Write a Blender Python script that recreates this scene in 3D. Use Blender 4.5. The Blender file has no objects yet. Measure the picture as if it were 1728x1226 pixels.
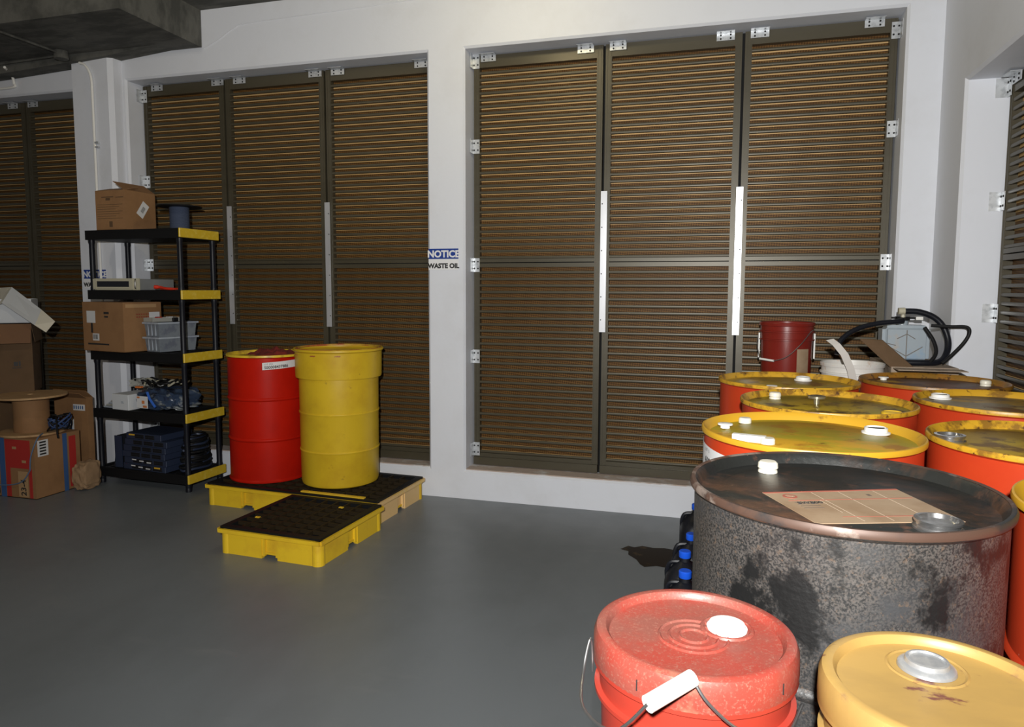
import bpy, bmesh, math, random
from mathutils import Matrix, Vector
PI = math.pi
R = math.radians
random.seed(7)
scene = bpy.context.scene
col = scene.collection

# ------------------------------------------------------------------ camera
def camera():
    yaw, pitch, roll = R(-16.0), R(5.05), R(-0.2)
    cy, sy, cp, sp = math.cos(yaw), math.sin(yaw), math.cos(pitch), math.sin(pitch)
    fwd = Vector((sy * cp, cy * cp, -sp)); right = Vector((cy, -sy, 0)); down = fwd.cross(right)
    cr, sr = math.cos(roll), math.sin(roll)
    r2 = right * cr + down * sr; d2 = -right * sr + down * cr
    cd = bpy.data.cameras.new('camera'); c = bpy.data.objects.new('camera', cd); col.objects.link(c)
    cd.sensor_width = 36; cd.lens = 1200 / 1728 * 36; cd.shift_y = -19 / 1728
    cd.clip_start = .02
    m = Matrix((r2, -d2, -fwd)).transposed().to_4x4(); m.translation = Vector((0, 0, 1.42))
    c.matrix_world = m
    scene.camera = c
camera()
# ------------------------------------------------------------------ world, flash, exposure
scene.view_settings.view_transform = 'Standard'; scene.view_settings.look = 'None'
scene.view_settings.gamma = 1; scene.view_settings.exposure = 0
w = bpy.data.worlds.new('world'); scene.world = w; w.use_nodes = True
w.node_tree.nodes['Background'].inputs[0].default_value = (.8, .85, 1, 1)
w.node_tree.nodes['Background'].inputs[1].default_value = .02
def lamp(name, kind, loc, power, color, size, target=None, spot=None, blend=1):
    l = bpy.data.lights.new(name, kind); l.energy = power; l.color = color
    l.shadow_soft_size = size
    if kind == 'SPOT': l.spot_size = spot; l.spot_blend = blend
    o = bpy.data.objects.new(name, l); col.objects.link(o); o.location = loc
    if target:
        o.rotation_euler = (Vector(target) - Vector(loc)).to_track_quat('-Z', 'Y').to_euler()
    return o
lamp('camera_flash', 'SPOT', (0.0, -.35, 1.72), 640, (1, .99, .965), .03, (-.9, 4.4, 1.8), R(130), 1.0)

# ------------------------------------------------------------------ materials
def srgb(r, g, b):
    f = lambda v: (v / 255 / 12.92) if v / 255 <= .04045 else ((v / 255 + .055) / 1.055) ** 2.4
    return (f(r), f(g), f(b), 1)
def mat(name, base, rough=.5, metal=0, layers=(), bump=0, bscale=60, off=(0, 0, 0), spec=.5, rough_var=0, alpha=1):
    """layers: (colour, scale, lo, hi, (sx, sy, sz)) noise stains laid over the base one after another"""
    m = bpy.data.materials.new(name); m.use_nodes = True
    nt = m.node_tree; n = nt.nodes; b = n['Principled BSDF']
    b.inputs['Roughness'].default_value = rough; b.inputs['Metallic'].default_value = metal
    b.inputs['Specular IOR Level'].default_value = spec
    c = tuple(base) if len(base) == 4 else tuple(base) + (1,)
    b.inputs['Base Color'].default_value = c
    tc = n.new('ShaderNodeTexCoord')
    prev = None
    for i, L in enumerate(layers):
        lc, sc, lo, hi = L[:4]; st = L[4] if len(L) > 4 else (1, 1, 1)
        mp = n.new('ShaderNodeMapping'); mp.inputs['Location'].default_value = (off[0] + i * 3.7, off[1] + i * 1.9, off[2])
        mp.inputs['Scale'].default_value = st
        nt.links.new(tc.outputs['Object'], mp.inputs['Vector'])
        no = n.new('ShaderNodeTexNoise'); no.inputs['Scale'].default_value = sc; no.inputs['Detail'].default_value = 6
        no.inputs['Roughness'].default_value = .62
        nt.links.new(mp.outputs[0], no.inputs['Vector'])
        mr = n.new('ShaderNodeMapRange'); mr.inputs['From Min'].default_value = lo; mr.inputs['From Max'].default_value = hi
        nt.links.new(no.outputs['Fac'], mr.inputs['Value'])
        mx = n.new('ShaderNodeMix'); mx.data_type = 'RGBA'
        nt.links.new(mr.outputs[0], mx.inputs['Factor'])
        if prev is None: mx.inputs['A'].default_value = c
        else: nt.links.new(prev, mx.inputs['A'])
        mx.inputs['B'].default_value = tuple(lc) if len(lc) == 4 else tuple(lc) + (1,)
        prev = mx.outputs['Result']
    if prev is not None: nt.links.new(prev, b.inputs['Base Color'])
    if rough_var:
        no = n.new('ShaderNodeTexNoise'); no.inputs['Scale'].default_value = 6; no.inputs['Detail'].default_value = 5
        nt.links.new(tc.outputs['Object'], no.inputs['Vector'])
        mr = n.new('ShaderNodeMapRange'); mr.inputs['To Min'].default_value = rough - rough_var; mr.inputs['To Max'].default_value = rough + rough_var
        nt.links.new(no.outputs['Fac'], mr.inputs['Value']); nt.links.new(mr.outputs[0], b.inputs['Roughness'])
    if bump:
        no = n.new('ShaderNodeTexNoise'); no.inputs['Scale'].default_value = bscale; no.inputs['Detail'].default_value = 4
        nt.links.new(tc.outputs['Object'], no.inputs['Vector'])
        bp = n.new('ShaderNodeBump'); bp.inputs['Strength'].default_value = bump; bp.inputs['Distance'].default_value = .01
        nt.links.new(no.outputs['Fac'], bp.inputs['Height']); nt.links.new(bp.outputs[0], b.inputs['Normal'])
    if alpha < 1:
        b.inputs['Alpha'].default_value = alpha
    return m

M = {}
M['wall'] = mat('white_wall_paint', (.66, .68, .73), .55, layers=[((.60, .61, .64), 2.2, .5, .8), ((.25, .25, .25), 46, .775, .79)], bump=.10, bscale=22)
M['floor'] = mat('grey_floor_paint', (.152, .168, .180), .38, layers=[((.125, .138, .146), 1.3, .45, .7, (1, .5, 1)), ((.18, .19, .195), 4, .60, .8, (.35, 1, 1)), ((.03, .025, .02), 14, .745, .77)], bump=.05, bscale=4, spec=.5, rough_var=.1)
M['concrete'] = mat('raw_concrete', (.115, .113, .10), .9, layers=[((.06, .06, .053), 4, .42, .6, (1, 2.5, 1)), ((.21, .20, .17), 13, .66, .78)], bump=.5, bscale=18)
M['sillcap'] = mat('bare_cement_sill', (.42, .34, .29), .9, layers=[((.56, .55, .54), 8, .5, .65)], bump=.3, bscale=40)
M['bronze'] = mat('bronze_powder_coat', (.076, .066, .043), .40, .25, layers=[((.062, .052, .032), 7, .4, .7, (.2, 1, 1))], spec=.5)
M['galv'] = mat('galvanised_steel', (.62, .64, .66), .38, .55, layers=[((.42, .44, .46), 30, .45, .65)])
M['alu'] = mat('aluminium_bar', (.74, .75, .78), .33, .6, layers=[((.62, .63, .66), 8, .4, .7, (1, 1, .2))])
M['dark'] = mat('dark_gap', (.006, .006, .006), .9)
M['black'] = mat('black_plastic', (.006, .006, .0065), .6, spec=.25)
M['blackgloss'] = mat('black_gloss_plastic', (.007, .008, .012), .42, spec=.3)
M['shelfyellow'] = mat('yellow_shelf_plastic', (.62, .42, .025), .4, layers=[((.70, .52, .08), 30, .5, .7)])
M['palletyellow'] = mat('yellow_pallet_plastic', (.74, .49, .02), .42, layers=[((.62, .37, .02), 5, .5, .72), ((.30, .2, .03), 30, .70, .76)])
M['palletpale'] = mat('faded_pallet_side', (.74, .50, .22), .55, layers=[((.70, .47, .05), 6, .5, .7)])
M['grate'] = mat('grate_bars', (.020, .013, .005), .7, spec=.2)
M['red'] = mat('red_drum_paint', (.47, .044, .012), .34, layers=[((.42, .034, .012), 3, .45, .7), ((.55, .30, .24), 40, .735, .76)], spec=.35)
M['white'] = mat('white_plastic', (.80, .79, .75), .4)
M['cream'] = mat('cream_plastic', (.74, .70, .58), .4)
M['paper'] = mat('white_label_paper', (.62, .62, .62), .6)
M['ink'] = mat('black_ink', (.02, .02, .02), .6)
M['chrome'] = mat('zinc_plated_steel', (.62, .62, .62), .22, .95)
M['wire'] = mat('steel_wire', (.35, .35, .35), .35, .9)
M['signblue'] = mat('sign_blue', (.012, .045, .26), .4)
M['signwhite'] = mat('sign_white', (.74, .74, .75), .4)
M['card'] = mat('kraft_cardboard', (.27, .140, .058), .8, layers=[((.22, .112, .045), 4, .45, .65)], bump=.05, bscale=200)
M['carddark'] = mat('dark_kraft_cardboard', (.11, .062, .028), .85, layers=[((.085, .048, .02), 4, .45, .65)])
M['cardred'] = mat('reddish_cardboard_inside', (.17, .085, .04), .85)
M['cardgrey'] = mat('dusty_cardboard', (.34, .265, .20), .9, layers=[((.2, .15, .11), 9, .5, .65)], bump=.2, bscale=30)
M['tape'] = mat('brown_packing_tape', (.42, .26, .13), .3)
M['greybin'] = mat('grey_bin_plastic', (.36, .40, .45), .45, layers=[((.26, .29, .36), 14, .5, .62)])
M['wood'] = mat('pale_plywood', (.43, .27, .13), .7, layers=[((.34, .20, .09), 5, .4, .65, (1, 6, 1))])
M['bluecable'] = mat('blue_cable_sheath', (.03, .06, .16), .45)
M['navy'] = mat('navy_metal_case', (.025, .036, .07), .45, .2)
M['navydark'] = mat('dark_vent_panel', (.012, .013, .018), .6)
M['amber'] = mat('amber_label', (.62, .36, .03), .5)
M['beige'] = mat('beige_bezel_plastic', (.46, .43, .32), .4)
M['sheet'] = mat('grey_sheet_metal', (.26, .27, .27), .4, .4)
M['redplastic'] = mat('bright_red_plastic', (.60, .035, .015), .4)
M['redprint'] = mat('red_box_print', (.40, .025, .02), .6)
M['bluetape'] = mat('blue_tape', (.04, .10, .25), .5)
M['blue'] = mat('bright_blue_cap', (.01, .10, .72), .35)
M['whitecard'] = mat('white_faced_cardboard', (.60, .62, .64), .7)
M['rag'] = mat('red_shop_rag', (.17, .012, .007), .9, layers=[((.10, .005, .003), 14, .45, .6)])

# gold insect mesh: woven wire, fine diagonal weave
def mesh_mat():
    m = bpy.data.materials.new('gold_insect_mesh'); m.use_nodes = True
    nt = m.node_tree; n = nt.nodes; b = n['Principled BSDF']; b.inputs['Roughness'].default_value = .5
    b.inputs['Metallic'].default_value = .1; b.inputs['Specular IOR Level'].default_value = .15
    tc = n.new('ShaderNodeTexCoord')
    mp = n.new('ShaderNodeMapping'); mp.inputs['Rotation'].default_value = (0, R(38), 0)
    nt.links.new(tc.outputs['Object'], mp.inputs['Vector'])
    ck = n.new('ShaderNodeTexChecker'); ck.inputs['Scale'].default_value = 95
    ck.inputs['Color1'].default_value = (.068, .030, .008, 1); ck.inputs['Color2'].default_value = (.165, .083, .024, 1)
    nt.links.new(mp.outputs[0], ck.inputs['Vector'])
    no = n.new('ShaderNodeTexNoise'); no.inputs['Scale'].default_value = 3.0
    nt.links.new(tc.outputs['Object'], no.inputs['Vector'])
    mr = n.new('ShaderNodeMapRange'); mr.inputs['From Min'].default_value = .35; mr.inputs['From Max'].default_value = .65
    mr.inputs['To Min'].default_value = .5; mr.inputs['To Max'].default_value = 1
    nt.links.new(no.outputs['Fac'], mr.inputs['Value'])
    mx = n.new('ShaderNodeMix'); mx.data_type = 'RGBA'; mx.inputs['A'].default_value = (.084, .040, .012, 1)
    nt.links.new(mr.outputs[0], mx.inputs['Factor']); nt.links.new(ck.outputs['Color'], mx.inputs['B'])
    nt.links.new(mx.outputs['Result'], b.inputs['Base Color'])
    return m
M['goldmesh'] = mesh_mat()
M['goldglint'] = mat('gold_blade_glint', (.62, .40, .17), .5, .1)  # light gold that stands in for flash light caught under the blades

# ------------------------------------------------------------------ mesh helpers
def link(o, parent=None):
    col.objects.link(o)
    if parent is not None: o.parent = parent
    return o
def obj(name, bm, mats, parent=None, smooth=False, angle=35, loc=None, rot=None):
    me = bpy.data.meshes.new(name)
    bmesh.ops.recalc_face_normals(bm, faces=bm.faces)
    bm.to_mesh(me); bm.free()
    if not isinstance(mats, (list, tuple)): mats = [mats]
    for m in mats: me.materials.append(M[m] if isinstance(m, str) else m)
    if smooth:
        me.shade_smooth(); me.set_sharp_from_angle(angle=R(angle))
    o = bpy.data.objects.new(name, me)
    if loc: o.location = loc
    if rot: o.rotation_euler = rot
    return link(o, parent)
def tag(o, label=None, cat=None, group=None, kind=None):
    if label: o['label'] = label
    if cat: o['category'] = cat
    if group: o['group'] = group
    if kind: o['kind'] = kind
    return o
def empty(name, loc, rz=0, label=None, cat=None, group=None, kind=None, parent=None):
    o = bpy.data.objects.new(name, None); o.location = loc; o.rotation_euler = (0, 0, rz); o.empty_display_size = .1
    link(o, parent); return tag(o, label, cat, group, kind)
def box(bm, x0, x1, y0, y1, z0, z1, mi=0, mtx=None):
    vs = [bm.verts.new((x, y, z)) for x in (x0, x1) for y in (y0, y1) for z in (z0, z1)]
    if mtx is not None:
        for v in vs: v.co = mtx @ v.co
    for f in ((0, 1, 3, 2), (4, 6, 7, 5), (0, 4, 5, 1), (2, 3, 7, 6), (0, 2, 6, 4), (1, 5, 7, 3)):
        fc = bm.faces.new([vs[i] for i in f]); fc.material_index = mi
    return vs
def bbox(x0, x1, y0, y1, z0, z1, bev=.004, seg=2):
    bm = bmesh.new(); box(bm, x0, x1, y0, y1, z0, z1)
    if bev: bmesh.ops.bevel(bm, geom=bm.edges[:], offset=bev, segments=seg, affect='EDGES')
    return bm
def prism(bm, pts, axis, a, b, mi=0):
    """extrude polygon pts along axis from a to b"""
    def P(p, t): return {'x': (t, p[0], p[1]), 'y': (p[0], t, p[1]), 'z': (p[0], p[1], t)}[axis]
    A = [bm.verts.new(P(p, a)) for p in pts]; B = [bm.verts.new(P(p, b)) for p in pts]
    n = len(pts)
    for i in range(n):
        f = bm.faces.new((A[i], A[(i + 1) % n], B[(i + 1) % n], B[i])); f.material_index = mi
    for L in (A, B[::-1]):
        f = bm.faces.new(L); f.material_index = mi
def lathe(bm, prof, seg=64, cx=0, cy=0, mi=0, mtx=None, close=False):
    rings = []
    for r, z in prof:
        if r < 1e-6: rings.append([bm.verts.new((cx, cy, z))])
        else: rings.append([bm.verts.new((cx + r * math.cos(2 * PI * i / seg), cy + r * math.sin(2 * PI * i / seg), z)) for i in range(seg)])
    if mtx is not None:
        for rg in rings:
            for v in rg: v.co = mtx @ v.co
    pairs = list(zip(rings, rings[1:])) + ([(rings[-1], rings[0])] if close else [])
    for a, b in pairs:
        for i in range(seg):
            j = (i + 1) % seg
            if len(a) == 1 and len(b) == 1: continue
            if len(a) == 1: f = bm.faces.new((a[0], b[j], b[i]))
            elif len(b) == 1: f = bm.faces.new((a[i], a[j], b[0]))
            else: f = bm.faces.new((a[i], a[j], b[j], b[i]))
            f.material_index = mi
def tube(bm, pts, r, seg=10, mi=0, cap=True, sub=0):
    pts = [Vector(p) for p in pts]
    if sub:   # Catmull-Rom
        q = []
        for i in range(len(pts) - 1):
            p0 = pts[max(i - 1, 0)]; p1 = pts[i]; p2 = pts[i + 1]; p3 = pts[min(i + 2, len(pts) - 1)]
            for k in range(sub):
                t = k / sub
                q.append(.5 * ((2 * p1) + (p2 - p0) * t + (2 * p0 - 5 * p1 + 4 * p2 - p3) * t * t + (3 * p1 - p0 - 3 * p2 + p3) * t ** 3))
        q.append(pts[-1]); pts = q
    rings = []; up = None
    for i, p in enumerate(pts):
        d = (pts[min(i + 1, len(pts) - 1)] - pts[max(i - 1, 0)]).normalized()
        if up is None: up = Vector((0, 0, 1)) if abs(d.z) < .9 else Vector((1, 0, 0))
        s = d.cross(up).normalized(); up = s.cross(d).normalized()
        rr = r[min(round(i / max(len(pts) - 1, 1) * (len(r) - 1)), len(r) - 1)] if isinstance(r, (list, tuple)) else r
        rings.append([bm.verts.new(p + (s * math.cos(2 * PI * k / seg) + up * math.sin(2 * PI * k / seg)) * rr) for k in range(seg)])
    for a, b in zip(rings, rings[1:]):
        for k in range(seg):
            f = bm.faces.new((a[k], a[(k + 1) % seg], b[(k + 1) % seg], b[k])); f.material_index = mi
    if cap:
        bm.faces.new(rings[0][::-1]).material_index = mi; bm.faces.new(rings[-1]).material_index = mi
def text(name, s, size, m, parent, mtx, bold=0, align='LEFT'):
    cu = bpy.data.curves.new(name, 'FONT'); cu.body = s; cu.size = size; cu.extrude = .0004; cu.offset = bold
    cu.align_x = align; cu.resolution_u = 3
    t = bpy.data.objects.new(name + '_curve', cu); col.objects.link(t)
    bpy.context.view_layer.update()
    me = bpy.data.meshes.new_from_object(t.evaluated_get(bpy.context.evaluated_depsgraph_get()))
    bpy.data.objects.remove(t); bpy.data.curves.remove(cu)
    me.transform(mtx); me.materials.clear(); me.materials.append(M[m]); me.name = name
    return link(bpy.data.objects.new(name, me), parent)
UP = Matrix.Rotation(PI / 2, 4, 'X')     # text standing in the xz plane facing -y
T = Matrix.Translation

# ------------------------------------------------------------------ room shell
W = 4.463
def wall_mesh(x0, x1, z0, z1, ops, depth=.24, c=.014):
    """front face in plane y=0 with chamfered openings, body towards +y"""
    bm = bmesh.new()
    ex = [(a - c, b + c, p - c, q + c) for a, b, p, q in ops]
    xs = sorted({x0, x1, *[v for e in ex for v in e[:2]]}); zs = sorted({z0, z1, *[v for e in ex for v in e[2:]]})
    xs = [v for v in xs if x0 <= v <= x1]; zs = [v for v in zs if z0 <= v <= z1]
    for y in (0, depth):
        vd = {}
        g = lambda i, k: vd.setdefault((i, k), bm.verts.new((xs[i], y, zs[k])))
        for i in range(len(xs) - 1):
            for k in range(len(zs) - 1):
                mx, mz = (xs[i] + xs[i + 1]) / 2, (zs[k] + zs[k + 1]) / 2
                if any(a < mx < b and p < mz < q for a, b, p, q in ex): continue
                bm.faces.new((g(i, k), g(i + 1, k), g(i + 1, k + 1), g(i, k + 1)))
    for (a, b, p, q), (A, B, P_, Q) in zip(ops, ex):
        loops = []
        for (l, r_, lo, hi), y in (((A, B, P_, Q), 0), ((a, b, p, q), c), ((a, b, p, q), depth - c), ((A, B, P_, Q), depth)):
            loops.append([bm.verts.new(v) for v in ((l, y, lo), (r_, y, lo), (r_, y, hi), (l, y, hi))])
        for u, v in zip(loops, loops[1:]):
            for i in range(4): bm.faces.new((u[i], u[(i + 1) % 4], v[(i + 1) % 4], v[i]))
    for a, b in (((x0, z0), (x1, z0)), ((x1, z0), (x1, z1)), ((x1, z1), (x0, z1)), ((x0, z1), (x0, z0))):
        bm.faces.new([bm.verts.new(v) for v in ((a[0], 0, a[1]), (b[0], 0, b[1]), (b[0], depth, b[1]), (a[0], depth, a[1]))])
    bmesh.ops.remove_doubles(bm, verts=bm.verts, dist=1e-5)
    return bm
OPS = [(-6.75, -4.73, .2, 2.925), (-4.29, -1.87, .2, 2.965), (-1.605, .958, .2, 2.965)]
tag(obj('wall_back', wall_mesh(-7.2, 1.145, 0, 3.9, OPS), 'wall', loc=(0, W, 0)), kind='structure')
OPR = [(.399, 3.7, .12, 2.449)]
tag(obj('wall_right', wall_mesh(-.24, 7.5, 0, 3.9, OPR, depth=.30), 'wall', loc=(1.145, W, 0), rot=(0, 0, -PI / 2)), kind='structure')
bm = bmesh.new(); box(bm, -7.44, -7.2, -3.2, W + .24, 0, 3.9); tag(obj('wall_left', bm, 'wall'), kind='structure')
bm = bmesh.new(); box(bm, -7.44, 1.445, -3.44, -3.2, 0, 3.9); tag(obj('wall_front', bm, 'wall'), kind='structure')
bm = bmesh.new(); box(bm, -7.44, 1.445, -3.44, W + .24, -.1, 0); tag(obj('floor', bm, 'floor'), kind='structure')
bm = bmesh.new(); box(bm, -7.2, 1.145, -3.2, W, 3.40, 3.55); tag(obj('ceiling', bm, 'concrete'), kind='structure')
# raw cement cap on the sills
for n_, (a, b, p, q) in enumerate(OPS):
    bm = bmesh.new(); box(bm, a, b, W + .012, W + .16, .199, .206)
    tag(obj('trim_%d' % (n_ + 1), bm, 'sillcap'), kind='structure')
# column standing proud of the wall
bm = bmesh.new()
prism(bm, [(-4.70, W), (-4.70, 4.375), (-4.69, 4.365), (-4.362, 4.365), (-4.332, 4.392), (-4.325, W)], 'z', 0, 3.144)
tag(obj('column', bm, 'wall'), 'white concrete column behind the black shelving unit', None, kind='structure')
# concrete beam (with rough haunch where it meets the wall)
bm = bmesh.new(); box(bm, -7.2, -3.607, 3.72, W, 3.144, 3.40)
prism(bm, [(-3.85, 3.146), (-4.33, 3.108), (-4.76, 3.083), (-5.5, 3.05), (-7.2, 3.02), (-7.2, 3.146)], 'y', 4.33, W)
tag(obj('concrete_beam', bm, 'concrete'), 'rough dark concrete beam under the ceiling at upper left', None, kind='structure')

# ------------------------------------------------------------------ louvered windows
def bracket(parent, x, z, vertical):
    bm = bmesh.new()
    a, b = (.024, .046) if vertical else (.052, .021)
    box(bm, x - a, x + a, -.010, -.006, z - b, z + b)
    if vertical:
        s = 1 if vertical == 'L' else -1
        box(bm, x - s * a, x - s * (a - .004), -.06, -.006, z - b, z + b)
    else:
        box(bm, x - a, x + a, -.055, -.010, z + b - .003, z + b)
    m = Matrix.Rotation(PI / 2, 4, 'X')
    for sx in (-1, 1):
        for sz in (-1, 1):
            px, pz = x + sx * a * .55, z + sz * b * .5
            lathe(bm, [(0, .0025), (.0055, .0025), (.0055, 0), (0, 0)], 8, mi=1, mtx=T((px, -.0098, pz)) @ m)
    return obj('angle_bracket', bm, ['galv', 'dark'], parent)
def louver_window(name, label, loc, rz, width, z0, z1, mulls, tops, sides, bars, bx=.012):
    root = empty(name, loc, rz, label, None, None, 'structure')
    edges = [bx] + list(mulls) + [width - bx]
    zmid = 1.598
    for i in range(len(edges) - 1):
        a = edges[i] + (.008 if i else 0); b = edges[i + 1] - (.008 if i < len(edges) - 2 else 0)
        st = .040
        bm = bmesh.new()
        box(bm, a, a + st, 0, .045, z0 + .012, z1 - .008); box(bm, b - st, b, 0, .045, z0 + .012, z1 - .008)
        box(bm, a + st, b - st, .0, .045, z1 - .085, z1 - .008)
        box(bm, a + st, b - st, -.004, .045, z0 + .012, z0 + .085)
        box(bm, a + st, b - st, -.002, .045, zmid - .030, zmid - .003); box(bm, a + st, b - st, -.002, .045, zmid + .003, zmid + .026)
        box(bm, a, b, -.018, 0, z0 + .006, z0 + .058)
        for xx in (a + .012, a + st - .006, b - .012, b - st + .006): box(bm, xx - .0015, xx + .0015, -.003, 0, z0 + .06, z1 - .01)
        p = obj('louver_panel', bm, 'bronze', root)
        for lo, hi in ((z0 + .085, zmid - .030), (zmid + .026, z1 - .085)):
            n = int(round((hi - lo) / .0437)); pt = (hi - lo) / n
            bl = bmesh.new(); fn = bmesh.new()
            for k in range(n):
                z = lo + k * pt
                prism(bl, [(.006, z), (.0025, z + .0012), (.0006, z + .004), (0, z + .0095), (.0006, z + .015), (.0025, z + .0178), (.006, z + .019), (.010, z + .019), (.010, z)], 'x', a + st, b - st)
                box(fn, a + st, b - st, .0395, .041, z - .0015, z + .0135, 1)  # added strip behind the blade, painted bright as its lit underside
            box(fn, a + st, b - st, .041, .043, lo, hi)
            obj('louver_blades', bl, 'bronze', p); obj('insect_mesh', fn, ['goldmesh', 'goldglint'], p)
    for x in tops: bracket(root, x, z1 - .030, False)
    for x, z in sides: bracket(root, x, z, 'L' if x < width / 2 else 'R')
    for x, za, zb, r_ in bars:
        bm = bmesh.new(); box(bm, x - .020, x + .020, -.016, -.010, za, zb); box(bm, x - .004, x + .004, -.010, .01, za + .02, zb - .02)
        m = Matrix.Rotation(PI / 2, 4, 'X')
        for k in range(6):
            lathe(bm, [(0, .001), (.004, .001), (.004, 0), (0, 0)], 8, mi=1, mtx=T((x + .011 * r_, -.016, za + .08 + k * (zb - za - .16) / 5)) @ m)
        tag(obj('cover_bar', bm, ['alu', 'dark'], root), 'bright aluminium cover strip')
    bm = bmesh.new(); box(bm, -.02, width + .02, .05, .06, z0 - .02, z1 + .02); obj('dark_backing', bm, 'dark', root)
    return root
L0 = W + .15
louver_window('window_1', 'wide louvered opening right of the pier with the notice', (-1.605, L0, 0), 0, 2.563, .206, 2.965,
              [.883, 1.719], [.115, .764, .969, 1.614, 1.809, 2.427],
              [(.030, 2.92), (.030, 2.369), (.030, 1.583), (.030, .962), (.030, .318), (2.540, 2.887), (2.540, 2.341), (2.540, 1.585), (2.540, .962), (2.540, .318)],
              [(.895, 1.145, 2.047, -1), (1.722, 1.144, 2.044, 1)])
louver_window('window_2', 'louvered opening behind the black shelving and the two drums', (-4.29, L0, 0), 0, 2.42, .206, 2.965,
              [.745, 1.580], [.151, .694, .883, 1.510, 1.689, 2.325],
              [(.030, 2.88), (.030, 2.237), (.030, 1.599), (.030, .96), (.030, .318)],
              [(.766, 1.152, 2.031, 1), (1.590, 1.145, 2.035, 1)])
louver_window('window_3', 'dark louvered opening left of the column', (-6.75, L0, 0), 0, 2.02, .206, 2.925,
              [.64, 1.30], [.55, .75, 1.18, 1.39, 1.95], [], [])
louver_window('window_4', 'louvered opening in the right-hand wall', (1.145 + .19, 4.064, 0), -PI / 2, 3.30, .126, 2.449,
              [1.1, 2.2], [.105, .99, 1.2], [(.022, 2.40), (.022, 1.857), (.022, 1.31), (.022, .5)], [])

# ------------------------------------------------------------------ ceiling lamp above the pier (just out of the frame)
t = empty('ceiling_lamp', (-1.15, 3.45, 3.40), 0, 'round warm bulkhead lamp on the ceiling above the pier', 'lamp')
bm = bmesh.new(); lathe(bm, [(0, 0), (.11, 0), (.115, -.03), (.09, -.035), (0, -.035)], 40); obj('lamp_base', bm, 'galv', t, True)
gm = mat('warm_lamp_glass', (.9, .85, .7), .3); gm.node_tree.nodes['Principled BSDF'].inputs['Emission Color'].default_value = (1, .80, .5, 1)
gm.node_tree.nodes['Principled BSDF'].inputs['Emission Strength'].default_value = 6
bm = bmesh.new(); lathe(bm, [(.085, -.035), (.085, -.07), (.06, -.105), (0, -.12)], 40); obj('lamp_glass', bm, gm, t, True)
lamp('bulkhead_light', 'POINT', (-1.15, 3.45, 3.22), 17, (1, .86, .52), .06)
t = empty('ceiling_lamp', (-3.6, 1.7, 3.40), 0, 'round warm bulkhead lamp on the ceiling in front of the shelving', 'lamp')
bm = bmesh.new(); lathe(bm, [(0, 0), (.11, 0), (.115, -.03), (.09, -.035), (0, -.035)], 40); obj('lamp_base', bm, 'galv', t, True)
bm = bmesh.new(); lathe(bm, [(.085, -.035), (.085, -.07), (.06, -.105), (0, -.12)], 40); obj('lamp_glass', bm, gm, t, True)
lamp('bulkhead_light', 'POINT', (-3.6, 1.7, 3.22), 22, (1, .88, .70), .06)

# ------------------------------------------------------------------ conduits
t = empty('wall_conduit', (0, 0, 0), 0, 'thin white conduit running down the column from the ceiling junction box', 'conduit')
bm = bmesh.new()
tube(bm, [(-4.60, 4.352, 3.085), (-4.545, 4.352, 3.06), (-4.50, 4.352, 2.98), (-4.493, 4.352, 2.85)], .009, 8, sub=6)
tube(bm, [(-4.493, 4.352, 2.85), (-4.493, 4.352, 1.2)], .009, 8); obj('pipe', bm, 'white', t, True)
bm = bmesh.new(); box(bm, -4.49, -4.455, 4.345, 4.364, 2.49, 2.505); box(bm, -4.49, -4.455, 4.345, 4.364, 2.46, 2.47); obj('clip', bm, 'galv', t)
t = empty('ceiling_conduit', (0, 0, 0), 0, 'grey conduit with round junction box under the concrete beam', 'conduit')
bm = bmesh.new(); lathe(bm, [(0, 3.142), (.045, 3.142), (.05, 3.09), (.045, 3.085), (0, 3.085)], 24, -4.655, 4.25); obj('junction_box', bm, 'concrete', t, True)
bm = bmesh.new(); tube(bm, [(-4.655, 4.22, 3.125), (-4.66, 3.75, 3.125)], .008, 8); tube(bm, [(-4.69, 4.27, 3.12), (-5.35, 4.31, 3.12)], .008, 8)
obj('pipe', bm, 'concrete', t, True)
t = empty('wall_cable', (0, 0, 0), 0, 'white bent cable pipe on the lintel at far left', 'conduit')
bm = bmesh.new(); tube(bm, [(-5.26, 4.30, 3.09), (-5.34, 4.42, 3.07), (-5.36, 4.452, 3.02), (-5.38, 4.452, 2.99), (-5.7, 4.452, 2.99)], .010, 8, sub=6); obj('pipe', bm, 'white', t, True)

t = empty('lintel_cable', (0, 0, 0), 0, 'thin painted-over cable running along the wall above the left opening', 'cable')
bm = bmesh.new(); tube(bm, [(-3.59, 4.462, 3.135), (-3.47, 4.462, 3.18), (-3.33, 4.462, 3.25), (-3.19, 4.462, 3.275), (-2.42, 4.462, 3.29), (-1.85, 4.462, 3.305)], .004, 8, sub=6); obj('cable', bm, 'wall', t, True)
# ------------------------------------------------------------------ signs
def sign(loc, label, rest):
    t = empty('notice_sign', loc, 0, label, 'sign')
    bm = bmesh.new(); box(bm, 0, .212, -.003, 0, 0, .140); obj('plate', bm, 'signwhite', t)
    bm = bmesh.new(); box(bm, .0, .212, -.004, -.0032, .072, .140); obj('header', bm, 'signblue', t)
    text('heading', 'NOTICE', .062, 'signwhite', t, T((.106, -.0042, .084)) @ UP, .0024, 'CENTER')
    x = text('wording', rest, .043, 'ink', t, T((.106, -.0034, .012)) @ UP, .0022, 'CENTER'); return t
sign((-1.862, W, 1.548), 'NOTICE WASTE OIL sign on the white pier between the windows', 'WASTE OIL')
sign((-4.665, 4.365, 1.418), 'NOTICE sign on the column, partly hidden by the black shelving', 'WASTE OIL')

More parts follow.
